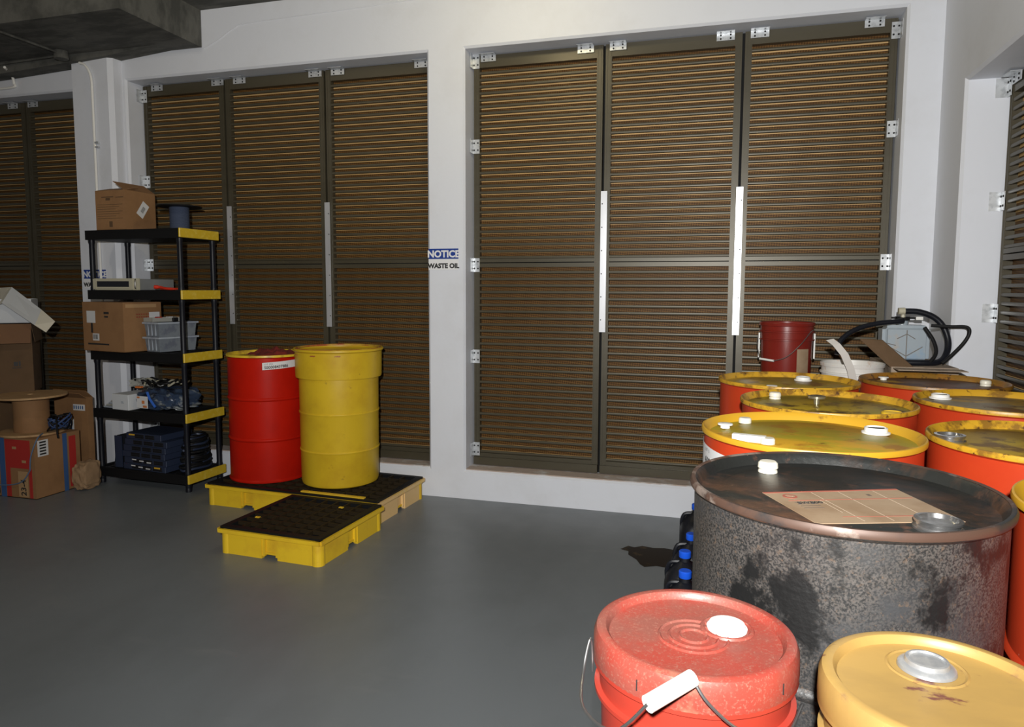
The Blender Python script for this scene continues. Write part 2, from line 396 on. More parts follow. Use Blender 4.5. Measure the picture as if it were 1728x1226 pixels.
# ------------------------------------------------------------------ drums
def noise_lid(name, base, film, rust, amount, off, rough=.42):
    return mat(name, base, rough, layers=[(film, 2.6, .53 - amount * .16, .58 - amount * .14, (1, 1.6, 1)), (rust, 8, .60 - amount * .14, .66 - amount * .10), (tuple(v * .35 for v in rust), 26, .68 - amount * .09, .74 - amount * .08)], off=off, rough_var=.12, spec=.22)
def drum(loc, label, seed, lidmat, bodymat='red', r=.2925, h=.88, bungs=(), rim=None, group=None, rz=0, chime=None):
    t = empty('steel_drum', loc, rz, label, 'drum', group)
    b = r - .0085
    prof = [(0, .012), (b - .012, .012), (b - .006, 0), (r - .002, 0), (r - .001, .008), (b, .018)]
    for zc in (h * .335, h * .655):
        prof += [(b, zc - .012), (b + .0035, zc - .008), (r - .001, zc - .001), (r - .001, zc + .001), (b + .0035, zc + .008), (b, zc + .012)]
    prof += [(b, h - .020), (r - .001, h - .014)]
    bm = bmesh.new(); lathe(bm, prof, 112); obj('drum_body', bm, bodymat, t, True)
    # lid: rolled chime + recessed top
    bm = bmesh.new()
    lathe(bm, [(r - .001, h - .014), (r, h - .006), (r - .002, h), (r - .006, h + .001), (r - .010, h - .002), (b - .008, h - .012), (b - .014, h - .0222)], 112)
    obj('drum_rim', bm, rim or lidmat, t, True)
    bm = bmesh.new()
    lathe(bm, [(b - .014, h - .0222), (b - .055, h - .023), (b - .060, h - .020), (0, h - .019)], 112)
    obj('drum_lid', bm, lidmat, t, True)
    for kind, dx, dy in bungs:
        z = h - .0195; bm = bmesh.new()
        if kind == 'big_white':
            lathe(bm, [(.038, z), (.038, z + .004), (.031, z + .006), (.031, z + .016), (.027, z + .018), (.024, z + .012), (0, z + .012)], 28, dx, dy)
            for k in range(2): box(bm, dx - .022, dx + .022, dy - .003, dy + .003, z + .010, z + .017)
            m = 'white'
        elif kind == 'small_white':
            lathe(bm, [(.019, z), (.019, z + .012), (.016, z + .016), (0, z + .016)], 24, dx, dy); m = 'cream'
        elif kind == 'cap_white':
            lathe(bm, [(.021, z), (.021, z + .003), (.0195, z + .007), (.022, z + .011), (.021, z + .021), (.017, z + .025), (0, z + .026)], 32, dx, dy); m = 'cream'
        elif kind == 'flat_white':
            lathe(bm, [(.022, z + .010), (.022, z + .013), (.020, z + .014), (0, z + .014)], 24, dx, dy, mtx=None); lathe(bm, [(.014, z), (.014, z + .01)], 16, dx, dy); m = 'white'
        elif kind == 'steel':
            lathe(bm, [(.040, z), (.040, z + .004), (.034, z + .006), (.034, z + .012), (.038, z + .014), (.038, z + .018), (.031, z + .019), (.028, z + .012), (0, z + .010)], 40, dx, dy); m = 'chrome'
        elif kind == 'lifted':
            lathe(bm, [(.010, z), (.010, z + .020), (.030, z + .022), (.030, z + .030), (.026, z + .031), (0, z + .029)], 32, dx, dy); m = 'steelyellow'
        elif kind == 'yellow':
            lathe(bm, [(.034, z), (.034, z + .006), (.028, z + .009), (.026, z + .006), (0, z + .005)], 32, dx, dy); m = 'bungyellow'
        elif kind == 'capstrip':
            box(bm, dx - .043, dx + .043, dy - .011, dy + .011, z, z + .018, mtx=T((dx, dy, 0)) @ Matrix.Rotation(-.22, 4, 'Z') @ T((-dx, -dy, 0))); m = 'white'
        obj('bung', bm, m, t, True)
    return t
M['steelyellow'] = mat('greased_steel_plug', (.45, .42, .30), .25, .8)
M['bungyellow'] = mat('yellow_plug', (.66, .42, .03), .4)
def curved_label(parent, R_, a0, a1, z0, z1, lines, skew=0, m='paper', name='paper_label'):
    bm = bmesh.new(); n = 14; V = []
    for i in range(n + 1):
        a = a0 + (a1 - a0) * i / n; dz = skew * i / n
        V.append([bm.verts.new((R_ * math.cos(a), R_ * math.sin(a), z + dz)) for z in (z0, z1)])
    for u, v in zip(V, V[1:]): bm.faces.new((u[0], v[0], v[1], u[1]))
    lb = obj(name, bm, m, parent, True)
    for (s, size, fa, z, bold) in lines:
        # bend text round the drum
        cu = bpy.data.curves.new('t', 'FONT'); cu.body = s; cu.size = size; cu.offset = bold; cu.resolution_u = 2
        tt = bpy.data.objects.new('t', cu); col.objects.link(tt); bpy.context.view_layer.update()
        me = bpy.data.meshes.new_from_object(tt.evaluated_get(bpy.context.evaluated_depsgraph_get()))
        bpy.data.objects.remove(tt); bpy.data.curves.remove(cu)
        for v in me.vertices:
            x, y = v.co.x, v.co.y; a = a0 + fa * (a1 - a0) + x / R_ * (1 if a1 > a0 else -1)
            v.co = ((R_ + .0006) * math.cos(a), (R_ + .0006) * math.sin(a), z + y + skew * ((a - a0) / (a1 - a0)))
        me.materials.clear(); me.materials.append(M['ink']); me.name = 'label_print'
        link(bpy.data.objects.new('label_print', me), lb)
YEL, OLV, RST = (.80, .50, .035), (.42, .36, .03), (.30, .13, .02)
lids = {
 'A': noise_lid('yellow_lid_olive_film', (.52, .29, .020), (.34, .275, .018), (.34, .16, .014), .40, (1.3, .2, 0)),
 'B': noise_lid('yellow_lid_oily', (.40, .27, .018), (.28, .22, .015), (.08, .042, .008), .58, (5.1, 2.2, 0)),
 'C': noise_lid('yellow_lid_brown_film', (.52, .32, .025), (.34, .24, .035), (.22, .10, .015), .5, (9.4, 4.0, 0)),
 'D': noise_lid('rusty_brown_lid', (.46, .28, .02), (.16, .055, .015), (.07, .022, .008), .9, (2.2, 7.7, 0)),
 'E': noise_lid('yellow_lid_grey_film', (.45, .27, .02), (.22, .17, .09), (.13, .06, .012), .7, (6.6, 3.1, 0)),
 'F': noise_lid('yellow_lid_brown_speckle', (.44, .30, .02), (.34, .22, .02), (.14, .075, .012), .75, (3.6, 9.9, 0)),
 'G': noise_lid('yellow_lid_worn', (.50, .33, .025), (.36, .25, .02), (.2, .1, .015), .4, (8.0, 1.0, 0)),
}
def rim_mat(name, c, dirt, off):
    return mat(name, c, .40, layers=[((.24, .12, .015), 16, .66 - dirt * .2, .74 - dirt * .16), ((.07, .03, .012), 38, .72 - dirt * .14, .78 - dirt * .12)], off=off)
rims = {k: rim_mat('chime_paint_' + n_, (.30, .13, .015) if k == 'D' else (.56, .31, .020), d, (i * 2.1, i, 0)) for i, (k, n_, d) in enumerate((('A', 'clean', .12), ('B', 'dirty', .95), ('C', 'worn', .85), ('D', 'rusty', 1.2), ('E', 'stained', .9), ('F', 'spotted', .95), ('G', 'plain', .4)))}
Z0 = .15
dA = drum((.26, 2.13, Z0), 'red drum with yellow top just behind the rusty black drum, white label on its side', 1, lids['A'], rim=rims['A'],
     bungs=[('big_white', .192, .105), ('capstrip', -.165, -.118), ('small_white', -.118, -.135), ('small_white', -.165, .165), ('flat_white', -.225, .06)])
curved_label(dA, .2866, R(172), R(232), .775, .842, [('60004454', .030, .36, .790, .0010), ('LOT 12', .012, .36, .826, 0)], skew=-.018)
dB = drum((.385, 2.72, Z0), 'red drum with oily yellow top and raised steel plug, behind the clean yellow-topped drum', 2, lids['B'], rim=rims['B'],
     bungs=[('cap_white', -.162, .125), ('lifted', -.027, .033), ('yellow', .188, -.12)])
curved_label(dB, .2866, R(-52), R(-22), .70, .80, [], 0, 'cream')
dC = drum((.31, 3.325, Z0), 'red drum farthest back in the left row, thin brown film on its yellow top', 3, lids['C'], rim=rims['C'],
     bungs=[('big_white', .079, .14), ('flat_white', -.078, -.19)])
dD = drum((.92, 3.485, Z0), 'red drum with the darkest rust-brown top, farthest back by the right wall', 4, lids['D'], rim=rims['D'],
     bungs=[('flat_white', -.17, .12), ('cap_white', .21, .02)])
dE = drum((1.01 - .008, 2.90, Z0), 'red drum with grey-filmed yellow top and big white bung in the right row', 5, lids['E'], rim=rims['E'], bungs=[('big_white', -.17, .14)])
dF = drum((.86, 2.16, Z0), 'red drum with brown-speckled top and steel bung, right of the clean yellow-topped drum', 6, lids['F'], rim=rims['F'], bungs=[('steel', -.235, .02)])
dG = drum((.845, 1.50, Z0), 'red drum cut off by the right edge of the picture, beside the black drum', 7, lids['G'], rim=rims['G'], bungs=[('steel', .1, .1)])
M['blackdrum'] = mat('rusty_black_drum', (.018, .018, .018), .46, layers=[((.072, .064, .058), 260, .44, .56), ((.040, .041, .043), 4, .48, .62), ((.10, .070, .050), 110, .58, .70), ((.008, .008, .008), 5.5, .55, .60, (1, 1, .8)), ((.09, .010, .008), 4.5, .70, .72)], bump=.15, bscale=90, off=(2.2, .4, 1.1), rough_var=.15)
M['blacklid'] = mat('rusty_black_lid', (.014, .015, .014), .42, layers=[((.075, .036, .020), 3.2, .46, .60, (1, 1.5, 1)), ((.11, .05, .03), 16, .58, .72), ((.014, .014, .014), 9, .54, .64), ((.18, .11, .08), 90, .66, .76)], bump=.12, bscale=60, off=(7.4, 2.4, 0), rough_var=.16)
bk = drum((.25, 1.53, Z0), 'rusty black drum with a tan hazard label on its top, in the foreground', 8, 'blacklid', 'blackdrum',
     bungs=[('cap_white', -.128, .150), ('steel', .128, -.178)])
M['rimrust'] = mat('rusty_chime', (.085, .048, .034), .5, .2, layers=[((.24, .19, .16), 14, .56, .66), ((.03, .03, .03), 5, .50, .60)])
bm = bmesh.new(); r = .2925; h = .88
lathe(bm, [(r + .0006, h - .012), (r + .0016, h - .005), (r - .002, h + .0022), (r - .007, h + .0026), (r - .010, h + .0010), (r - .008, h - .002)], 112)
tag(obj('chime_rim', bm, 'rimrust', bk, True), 'rust-worn rolled rim')
# label on top (a four-cornered sheet lying on the recessed lid)
M['tanlabel'] = mat('oily_tan_label', (.33, .235, .15), .5, layers=[((.26, .17, .10), 6, .45, .65), ((.12, .08, .05), 16, .72, .76)])
M['pinkink'] = mat('faded_red_ink', (.32, .09, .06), .6)
q = [Vector(p) - Vector((.25, 1.53)) for p in ((.100, 1.497), (.367, 1.604), (.436, 1.407), (.180, 1.320))]
def bil(u, v, z):  # u along header, v downwards
    p = q[0] * (1 - u) * (1 - v) + q[1] * u * (1 - v) + q[2] * u * v + q[3] * (1 - u) * v
    return (p.x, p.y, z)
zt = h - .0180
bm = bmesh.new()
def patch(u0, u1, v0, v1, z, mi, th=.0004):
    lo = [bm.verts.new(bil(u, v, z - th)) for u, v in ((u0, v0), (u1, v0), (u1, v1), (u0, v1))]
    hi = [bm.verts.new(bil(u, v, z)) for u, v in ((u0, v0), (u1, v0), (u1, v1), (u0, v1))]
    bm.faces.new(hi).material_index = mi; bm.faces.new(lo[::-1]).material_index = mi
    for i in range(4): bm.faces.new((lo[i], lo[(i + 1) % 4], hi[(i + 1) % 4], hi[i])).material_index = mi
patch(0, 1, 0, 1, zt, 0, .0012)
patch(0, 1, 0, .035, zt + .0004, 1); patch(.08, .98, .30, .312, zt + .0004, 1); patch(.25, .98, .82, .832, zt + .0004, 1)
for u in (.34, .54, .80): patch(u, u + .0035, .05, .95, zt + .0004, 2)
patch(.30, .303, .30, .7, zt + .0004, 2)
for k in range(4): patch(.10, .24, .36 + k * .06, .375 + k * .06, zt + .0004, 3)
patch(.70, .725, .16, .22, zt + .0005, 3)
lbl = obj('hazard_label', bm, ['tanlabel', 'pinkink', mat('label_rule', (.45, .36, .27), .5), mat('faded_black_ink', (.12, .09, .07), .6)], bk)
bm = bmesh.new(); c_ = bil(.14, .17, zt); lathe(bm, [(.0, zt + .001), (.014, zt + .001), (.014, zt + .0004)], 24, c_[0], c_[1]); obj('round_mark', bm, 'pinkink', lbl)
bm = bmesh.new(); lathe(bm, [(.009, zt + .0014), (.006, zt + .0014)], 24, c_[0], c_[1]); box(bm, c_[0] - .009, c_[0] + .009, c_[1] - .0012, c_[1] + .0012, zt + .001, zt + .0015); obj('mark_detail', bm, 'tanlabel', lbl)
ang = math.atan2((q[1] - q[0]).y, (q[1] - q[0]).x)
c_ = bil(.11, .42, zt + .0006)
text('label_print', 'SW800', .017, 'ink', lbl, T(c_) @ Matrix.Rotation(ang, 4, 'Z'), 0)
curved_label(bk, .2868, R(-38), R(-22), .42, .50, [], 0, 'cream', 'torn_label')

# the two drums standing on the yellow spill pallet
PT = .150
M['redold'] = mat('older_red_drum_paint', (.44, .010, .003), .40, spec=.12, layers=[((.34, .008, .003), 3, .45, .7), ((.36, .12, .03), 50, .72, .75)])
M['yellid'] = mat('yellow_drum_lid', (.66, .46, .03), .4, layers=[((.35, .2, .03), 8, .55, .7)])
rd = drum((-2.925, 4.165, PT), 'red drum on the yellow spill pallet with a red rag lying on top', 9, 'yellid', 'redold', r=.262, h=.838, bungs=[('steel', -.03, .09)])
curved_label(rd, .2565, R(-62), R(-10), .745, .792, [('S00008437886', .026, .05, .751, .0006), ('LOT 1920', .013, .05, .776, 0)], skew=.012)
M['yeldrum'] = mat('yellow_overpack_steel', (.60, .40, .018), .40, spec=.4, layers=[((.50, .31, .015), 4, .45, .7), ((.35, .22, .02), 22, .66, .74), ((.10, .06, .02), 26, .765, .78)])
t = empty('overpack_drum', (-2.375, 4.155, PT), 0, 'taller yellow drum with a wide sleeve top on the yellow spill pallet', 'drum')
bm = bmesh.new()
prof = [(0, .02), (.215, .02), (.232, .004), (.245, .012), (.250, .03), (.252, .222), (.2555, .229), (.2570, .234), (.2555, .238), (.2515, .241), (.2515, .244), (.2525, .248), (.2535, .466), (.2570, .473), (.2585, .478), (.2570, .482), (.2525, .485), (.2525, .488), (.2535, .492), (.255, .715)]
lathe(bm, prof, 96); obj('drum_body', bm, 'yeldrum', t, True)
bm = bmesh.new(); lathe(bm, [(.255, .700), (.274, .703), (.276, .712), (.278, .862), (.279, .868), (.283, .872), (.289, .876), (.289, .886), (.283, .890), (.275, .888), (.272, .872), (.262, .868), (.250, .862), (0, .860)], 96)
obj('sleeve', bm, 'yeldrum', t, True)
M['rustring'] = mat('rusty_ring_seal', (.30, .07, .02), .6, layers=[((.45, .28, .03), 12, .45, .6)])
bm = bmesh.new(); lathe(bm, [(.274, .887), (.268, .892), (.262, .888), (.262, .880)], 96); obj('clamp_ring', bm, 'rustring', t, True)
for a in (-130, -95, -62):
    bm = bmesh.new(); a = R(a)
    for k in range(6):
        aa = a + (k - 2.5) * .022
        box(bm, -.0032, .0032, -.001, .002, -.0035, .0035, mtx=T((.2785 * math.cos(aa), .2785 * math.sin(aa), .851 + (k % 2) * .002)) @ Matrix.Rotation(aa + PI / 2, 4, 'Z'))
    obj('embossed_mark', bm, 'rustring', t)
# red rag heaped on the red drum
def heap(name, cx, cy, cz, rx, ry, hz, m, seed, parent=None, n=26):
    random.seed(seed); bm = bmesh.new(); V = []
    for i in range(n + 1):
        row = []
        for j in range(n + 1):
            u, v = i / n * 2 - 1, j / n * 2 - 1; d = math.hypot(u, v)
            wob = math.sin(u * 9 + seed) * math.cos(v * 7 - seed) * .45 + math.sin(u * 17 + v * 11 + seed * 2) * .22
            z = max(0, (1 - d * d)) * (1 + wob) * hz if d < 1 else 0
            k = 1 + .13 * math.sin(math.atan2(v, u) * 5 + seed)
            row.append(bm.verts.new((cx + u * rx * k, cy + v * ry * k, cz + .003 + z)))
        V.append(row)
    keep = lambda i, j: math.hypot(i / n * 2 - 1, j / n * 2 - 1) < 1.02
    for i in range(n):
        for j in range(n):
            if keep(i, j) and keep(i + 1, j + 1): bm.faces.new((V[i][j], V[i + 1][j], V[i + 1][j + 1], V[i][j + 1]))
    bmesh.ops.delete(bm, geom=[v for v in bm.verts if not v.link_faces], context='VERTS')
    r_ = bmesh.ops.solidify(bm, geom=bm.faces[:], thickness=.004)
    return obj(name, bm, m, parent, True, 60)
tag(heap('shop_rag', -2.85, 4.13, PT + .828, .165, .13, .036, 'rag', 3), 'crumpled dark red rag lying on the lid of the red drum', 'rag')

# ------------------------------------------------------------------ spill pallets
def spill_pallet(loc, rz, label, X, Y, h=.148, color='palletyellow', nx=14, ny=8, pale=(), group=None, pegs=()):
    t = empty('spill_pallet', loc, rz, label, 'spill pallet', group)
    bm = bmesh.new()
    zt_ = h - .012
    def side(n, p0, p1, inward, mi=0):
        # wall pieces with a recessed fork pocket every half
        d = Vector(p1) - Vector(p0); Lg = d.length; d.normalize(); nrm = Vector(inward)
        ang_ = math.atan2(d.y, d.x)
        mt = T(Vector(p0).to_3d()) @ Matrix.Rotation(ang_, 4, 'Z')
        s = 1 if (Matrix.Rotation(ang_, 2) @ Vector((0, 1))).dot(nrm) > 0 else -1
        def bx(a, b, y0, y1, z0, z1, mi_=mi): box(bm, a, b, min(s * y0, s * y1), max(s * y0, s * y1), z0, z1, mi_, mt)
        bx(0, Lg, -.012, .03, zt_ - .020, zt_)          # rolled rim
        cuts = [Lg * (i + .5) / n for i in range(n)]
        x = .018
        for c in cuts:
            bx(x, c - .050, .006, .03, .0, zt_ - .018); bx(c - .050, c + .050, .026, .040, .028, zt_ - .018)
            bx(c - .050, c - .034, .012, .028, .012, zt_ - .018); bx(c + .034, c + .050, .012, .028, .012, zt_ - .018)
            x = c + .050
        bx(x, Lg - .018, .006, .03, .0, zt_ - .018)
    side(2 if X > 1 else 1, (0, 0), (X, 0), (0, 1)); side(2 if X > 1 else 1, (X, Y), (0, Y), (0, -1))
    side(1, (0, Y), (0, 0), (1, 0)); side(1, (X, 0), (X, Y), (-1, 0), 1 if pale else 0)
    for px, py in ((0, 0), (X, 0), (0, Y), (X, Y)):
        prism_pts = [(px + .034 * math.cos(a) * 1 + (.034 if px == 0 else -.034), py + .034 * math.sin(a) + (.034 if py == 0 else -.034)) for a in [2 * PI * i / 20 for i in range(20)]]
        prism(bm, prism_pts, 'z', 0, h - .031)
    box(bm, .02, X - .02, .02, Y - .02, .02, .032)
    obj('tray', bm, [color, 'palletpale'] if pale else color, t)
    bm = bmesh.new(); i_ = .004
    box(bm, i_, X - i_, i_, .040, h - .022, h); box(bm, i_, X - i_, Y - .040, Y - i_, h - .022, h)
    box(bm, i_, .040, .04, Y - .04, h - .022, h); box(bm, X - .04, X - i_, .04, Y - .04, h - .022, h)
    for k in range(1, nx): xx = .04 + (X - .08) * k / nx; box(bm, xx - .006, xx + .006, .04, Y - .04, h - .020, h - .0005, 1)
    for k in range(1, ny): yy = .04 + (Y - .08) * k / ny; box(bm, .04, X - .04, yy - .006, yy + .006, h - .020, h - .001, 1)
    box(bm, .006, X - .006, .006, Y - .006, h - .030, h - .022)
    obj('grating', bm, ['black', 'grate'], t)
    for px, py in pegs:
        bm = bmesh.new(); box(bm, px - .013, px + .013, py - .008, py + .008, h - .002, h + .004); obj('peg', bm, 'bungyellow', t)
    return t
spill_pallet((-3.195, 3.855, 0), R(-3.0), 'longer yellow spill pallet under the red and yellow drums, by the wall', 1.275, .62, pale=True, nx=14, ny=7)
spill_pallet((-2.540, 3.150, 0), R(-3.2), 'shorter empty yellow spill pallet joined in front of the drums', .635, .635, nx=7, ny=8, pegs=((.10, .19), (.44, .50)))
bm = bmesh.new(); box(bm, 0, .45, -.012, .012, 0, .008)
tag(obj('joining_strip', bm, 'bungyellow', None, loc=(-2.475, 3.845, .1490), rot=(0, 0, R(-3.0))), 'thin yellow strip bridging the gap between the two spill pallets', 'strip')
M['brownpallet'] = mat('dull_yellow_pallet', (.45, .30, .03), .5)
spill_pallet((.032, 2.53, 0), 0, 'spill pallet under the rear red drums', 1.09, 1.25, Z0, nx=12, ny=14)
spill_pallet((.032, 1.275, 0), 0, 'spill pallet under the black drum and its neighbours', 1.09, 1.225, Z0, nx=12, ny=14)

# ------------------------------------------------------------------ pails
def pail(loc, label, r=.152, h=.37, lidded=True, body='redpail', lid=None, rz=0, cap=None, cappos=(0, 0), rings=False, group=None, name='plastic_pail', hollow=True):
    t = empty(name, loc, rz, label, 'pail', group)
    rb = r * .86; bt = r * .95
    bm = bmesh.new()
    prof = [(0, .004), (rb - .008, .004), (rb, 0), (rb + .002, .01), (bt - .004, h - .10), (bt + .006, h - .098), (bt + .006, h - .092), (bt - .002, h - .090), (bt - .001, h - .055), (bt + .008, h - .053), (bt + .008, h - .046), (bt, h - .044), (bt, h - .020)]
    if not lidded:
        prof += [(r - .002, h - .018), (r, h - .004), (r - .003, h), (r - .008, h - .002), (r - .010, h - .016), (bt - .006, h - .03), (rb - .006, .012), (0, .012)]
    lathe(bm, prof, 80); obj('pail_body', bm, body, t, True)
    if lidded:
        bm = bmesh.new()
        lp = [(r - .006, h - .052), (r + .000, h - .050), (r + .001, h - .040), (r, h - .012), (r - .004, h - .003), (r - .010, h), (r - .018, h - .001), (r - .022, h - .006), (r - .0235, h - .013), (r - .030, h - .014)]
        if rings:
            for rr in (.052, .037, .021): lp += [(rr + .003, h - .014), (rr, h - .0115), (rr - .003, h - .014)]
        lp += [(0, h - .014)]
        lathe(bm, lp, 96); obj('pail_lid', bm, lid, t, True)
    return t
M['redpail'] = mat('dark_red_pail', (.19, .016, .010), .30)
M['redlid'] = mat('dusty_red_lid', (.29, .044, .030), .42, layers=[((.22, .070, .052), 5, .42, .58), ((.30, .125, .09), 240, .54, .70), ((.36, .24, .15), 3.0, .67, .76)], bump=.04, bscale=120, off=(.3, .9, 0))
M['redbody'] = mat('red_pail_wall', (.34, .034, .02), .4)
M['yellowlid'] = mat('worn_yellow_lid', (.36, .225, .065), .42, layers=[((.31, .195, .06), 5, .45, .65, (1, 2, 1)), ((.14, .05, .035), 9, .62, .66, (1, 2, 1)), ((.24, .14, .06), 22, .66, .74)], off=(1.7, 5.2, 0))
M['whitepail'] = mat('white_pail_plastic', (.66, .64, .60), .4, layers=[((.55, .36, .24), 9, .62, .72)])
M['pailin'] = mat('pail_residue', (.33, .22, .15), .7)
# stack of two on the floor each: the lidded red pail and the lidded yellow pail
for k in range(1):
    pail((-.020, 1.095, 0), 'lower pail under the lidded red pail', .150, .53, True, 'redbody', 'redlid', group='pails under the front pails')
    pail((.305, 1.030, 0), 'lower pail under the lidded yellow pail', .150, .53, True, 'blackgloss', 'yellowlid', group='pails under the front pails')
p1 = pail((-.020, 1.095, .53), 'red pail with a dusty red lid, white spout cap and white handle grip', .153, .37, True, 'redbody', 'redlid', rings=True)
bm = bmesh.new(); lathe(bm, [(.031, .357), (.031, .360), (.028, .3605), (.027, .366), (.023, .367), (.021, .365), (.017, .3655), (0, .3655)], 40, .050, .040); obj('spout_cap', bm, 'white', p1, True)
bm = bmesh.new(); lathe(bm, [(.042, .3565), (.040, .3595), (.037, .360), (.034, .3575)], 40, .050, .040); obj('spout_ring', bm, 'redlid', p1, True)
bm = bmesh.new(); tube(bm, [(.003, -.166, .380), (-.050, -.220, .366)], .0115, 16); obj('handle_grip', bm, 'white', p1, True)
bm = bmesh.new()
tube(bm, [(.003, -.166, .380), (.024, -.172, .352), (.065, -.160, .315), (.12, -.12, .285), (.156, -.02, .28), (.158, 0, .27)], .0022, 8, sub=6)
tube(bm, [(-.050, -.220, .366), (-.095, -.20, .31), (-.150, -.12, .285), (-.166, -.03, .29), (-.160, .0, .33), (-.158, .01, .27)], .0022, 8, sub=6)
obj('bail_wire', bm, 'wire', p1, True)
M['inkmark'] = M['ink']
for a, dz in ((-118, 0), (-37, .002)):
    bm = bmesh.new(); a = R(a); box(bm, -.0008, .0008, -.0006, .0004, -.007, .009, mtx=T((.1543 * math.cos(a), .1543 * math.sin(a), .340 + dz)) @ Matrix.Rotation(a + PI / 2, 4, 'Z'))
    obj('tick_mark', bm, 'ink', p1)
p2 = pail((.305, 1.030, .53), 'yellow pail with a worn lid and grey steel spout cap, front right', .153, .37, True, 'yellowlid', 'yellowlid')
M['dullzinc'] = mat('dull_zinc_cap', (.36, .37, .38), .35, .5, layers=[((.48, .48, .47), 30, .45, .6)])
bm = bmesh.new(); lathe(bm, [(.038, .3565), (.037, .3605), (.034, .363), (.029, .364), (.0275, .370), (.024, .3705), (.023, .3675), (0, .3680)], 48, -.004, .062); obj('spout_cap', bm, 'dullzinc', p2, True)
bm = bmesh.new(); lathe(bm, [(.053, .3562), (.050, .3578), (.047, .3562)], 48, -.004, .062); obj('spout_ring', bm, 'yellowlid', p2, True)
# ---- behind the drums
for z_, hh in ((0, .44), (.44, .43)):
    pail((.385, 4.275, z_), ('middle' if z_ else 'bottom') + ' pail of the stack under the open dark red pail', .145, hh, True, 'redpail', 'redlid', group='pails under the open dark red pail')
p3 = pail((.385, 4.275, .87), 'dark red open pail with a wire bail, against the louvers', .148, .372, False, 'redpail')
bm = bmesh.new()
tube(bm, [(-.150, 0, .30), (-.158, -.04, .25), (-.145, -.095, .175)], .0022, 8, sub=5)
tube(bm, [(-.075, -.150, .165), (-.01, -.165, .19), (.06, -.16, .26), (.12, -.10, .33), (.150, -.01, .31)], .0022, 8, sub=6)
obj('bail_wire', bm, 'wire', p3, True)
bm = bmesh.new(); tube(bm, [(-.145, -.095, .170), (-.075, -.150, .165)], .006, 10); obj('handle_grip', bm, 'white', p3, True)
for s in (-1, 1):
    bm = bmesh.new(); box(bm, s * .146 - .004, s * .146 + .004, -.010, .010, .17, .31); obj('bail_lug', bm, 'white', p3)
curved_label(p3, .1425, R(-72), R(-42), .06, .23, [], 0, 'tanlabel')
for z_, hh in ((0, .345), (.345, .345)):
    pail((.675, 3.955, z_), ('middle' if z_ else 'bottom') + ' pail of the stack under the open white bucket', .145, hh, True, 'whitepail', 'whitepail', group='pails under the open white bucket')
p4 = pail((.675, 3.955, .69), 'open white plastic bucket with brown residue, between rear drums', .152, .365, False, 'whitepail', name='plastic_bucket')
bm = bmesh.new(); lathe(bm, [(.13, .338), (0, .338)], 48); obj('residue', bm, 'pailin', p4)
bm = bmesh.new()
tube(bm, [(-.125, -.15, .30), (-.105, -.17, .38), (-.13, -.17, .44), (-.16, -.16, .478), (-.165, -.15, .48)], .004, 8)
# flat white strap leaning on the bucket
st = [(-.150, -.150, .490), (-.122, -.165, .468), (-.085, -.180, .420), (-.055, -.182, .350), (-.035, -.180, .270)]
bm.free(); bm = bmesh.new()
for a, b in zip(st, st[1:]):
    a, b = Vector(a), Vector(b); s = Vector((.017, 0, .004)); d = Vector((0, .003, 0))
    vs = [bm.verts.new(p) for p in (a - s, a + s, b + s, b - s, a - s + d, a + s + d, b + s + d, b - s + d)]
    for f in ((0, 1, 2, 3), (7, 6, 5, 4), (0, 4, 5, 1), (1, 5, 6, 2), (2, 6, 7, 3), (3, 7, 4, 0)): bm.faces.new([vs[i] for i in f])
M['strap'] = mat('grimy_white_strap', (.50, .47, .43), .6)
tag(obj('plastic_strap', bm, 'strap', None, loc=(.69, 3.935, .69)), 'bent grimy white strap standing up from the white bucket', 'strap')

# cardboard carton with the can and hose on it
t = empty('cardboard_carton', (.985, 4.10, 0), 0, 'dusty brown carton under the water can in the corner', 'carton')
bm = bmesh.new(); box(bm, -.145, .150, -.22, .30, 0, 1.046); obj('carton_body', bm, 'cardgrey', t)
bm = bmesh.new(); box(bm, -.145, .150, -.36, -.262, 1.042, 1.046); obj('front_flap', bm, 'cardgrey', t)
bm = bmesh.new()
vs = [bm.verts.new(v) for v in ((-.285, -.18, 1.175), (-.185, -.20, 1.172), (-.045, -.22, 1.042), (-.145, -.22, 1.038), (-.285, -.176, 1.179), (-.185, -.196, 1.176), (-.045, -.216, 1.046), (-.145, -.216, 1.042))]
for f in ((0, 1, 2, 3), (7, 6, 5, 4), (0, 4, 5, 1), (1, 5, 6, 2), (2, 6, 7, 3), (3, 7, 4, 0)): bm.faces.new([vs[i] for i in f])
obj('side_flap', bm, 'carddark', t)
M['can'] = mat('milky_blue_can', (.33, .38, .42), .35, layers=[((.22, .34, .48), 6, .55, .68), ((.40, .36, .32), 9, .6, .7)])
t = empty('water_can', (.955, 4.18, 1.046), 0, 'milky blue-grey plastic water can with black cap, on the carton in the corner', 'can')
bm = bbox(-.112, .112, -.07, .07, 0, .195, .022, 3); obj('can_body', bm, 'can', t, True)
M['seam'] = mat('dirty_seam', (.20, .18, .16), .6)
bm = bmesh.new()
for a, b in (((-.0, -.071, .01), (0, -.071, .17)), ((-.085, -.071, .085), (0, -.071, .035)), ((0, -.071, .035), (.075, -.071, .085)), ((-.045, -.071, .125), (0, -.071, .150)), ((0, -.071, .150), (.04, -.071, .125)), ((-.09, -.071, .10), (-.05, -.071, .09))): tube(bm, [a, b], .0024, 6)
obj('moulded_rib', bm, 'seam', t)
bm = bmesh.new(); lathe(bm, [(.030, .19), (.028, .215), (.034, .218), (.034, .236), (0, .238)], 24, -.01, 0); obj('can_neck', bm, ['can'], t, True)
bm = bmesh.new(); lathe(bm, [(.036, .218), (.036, .238), (0, .240)], 24, -.01, 0); box(bm, -.06, .05, -.012, .012, .226, .236); obj('can_cap', bm, 'black', t, True)
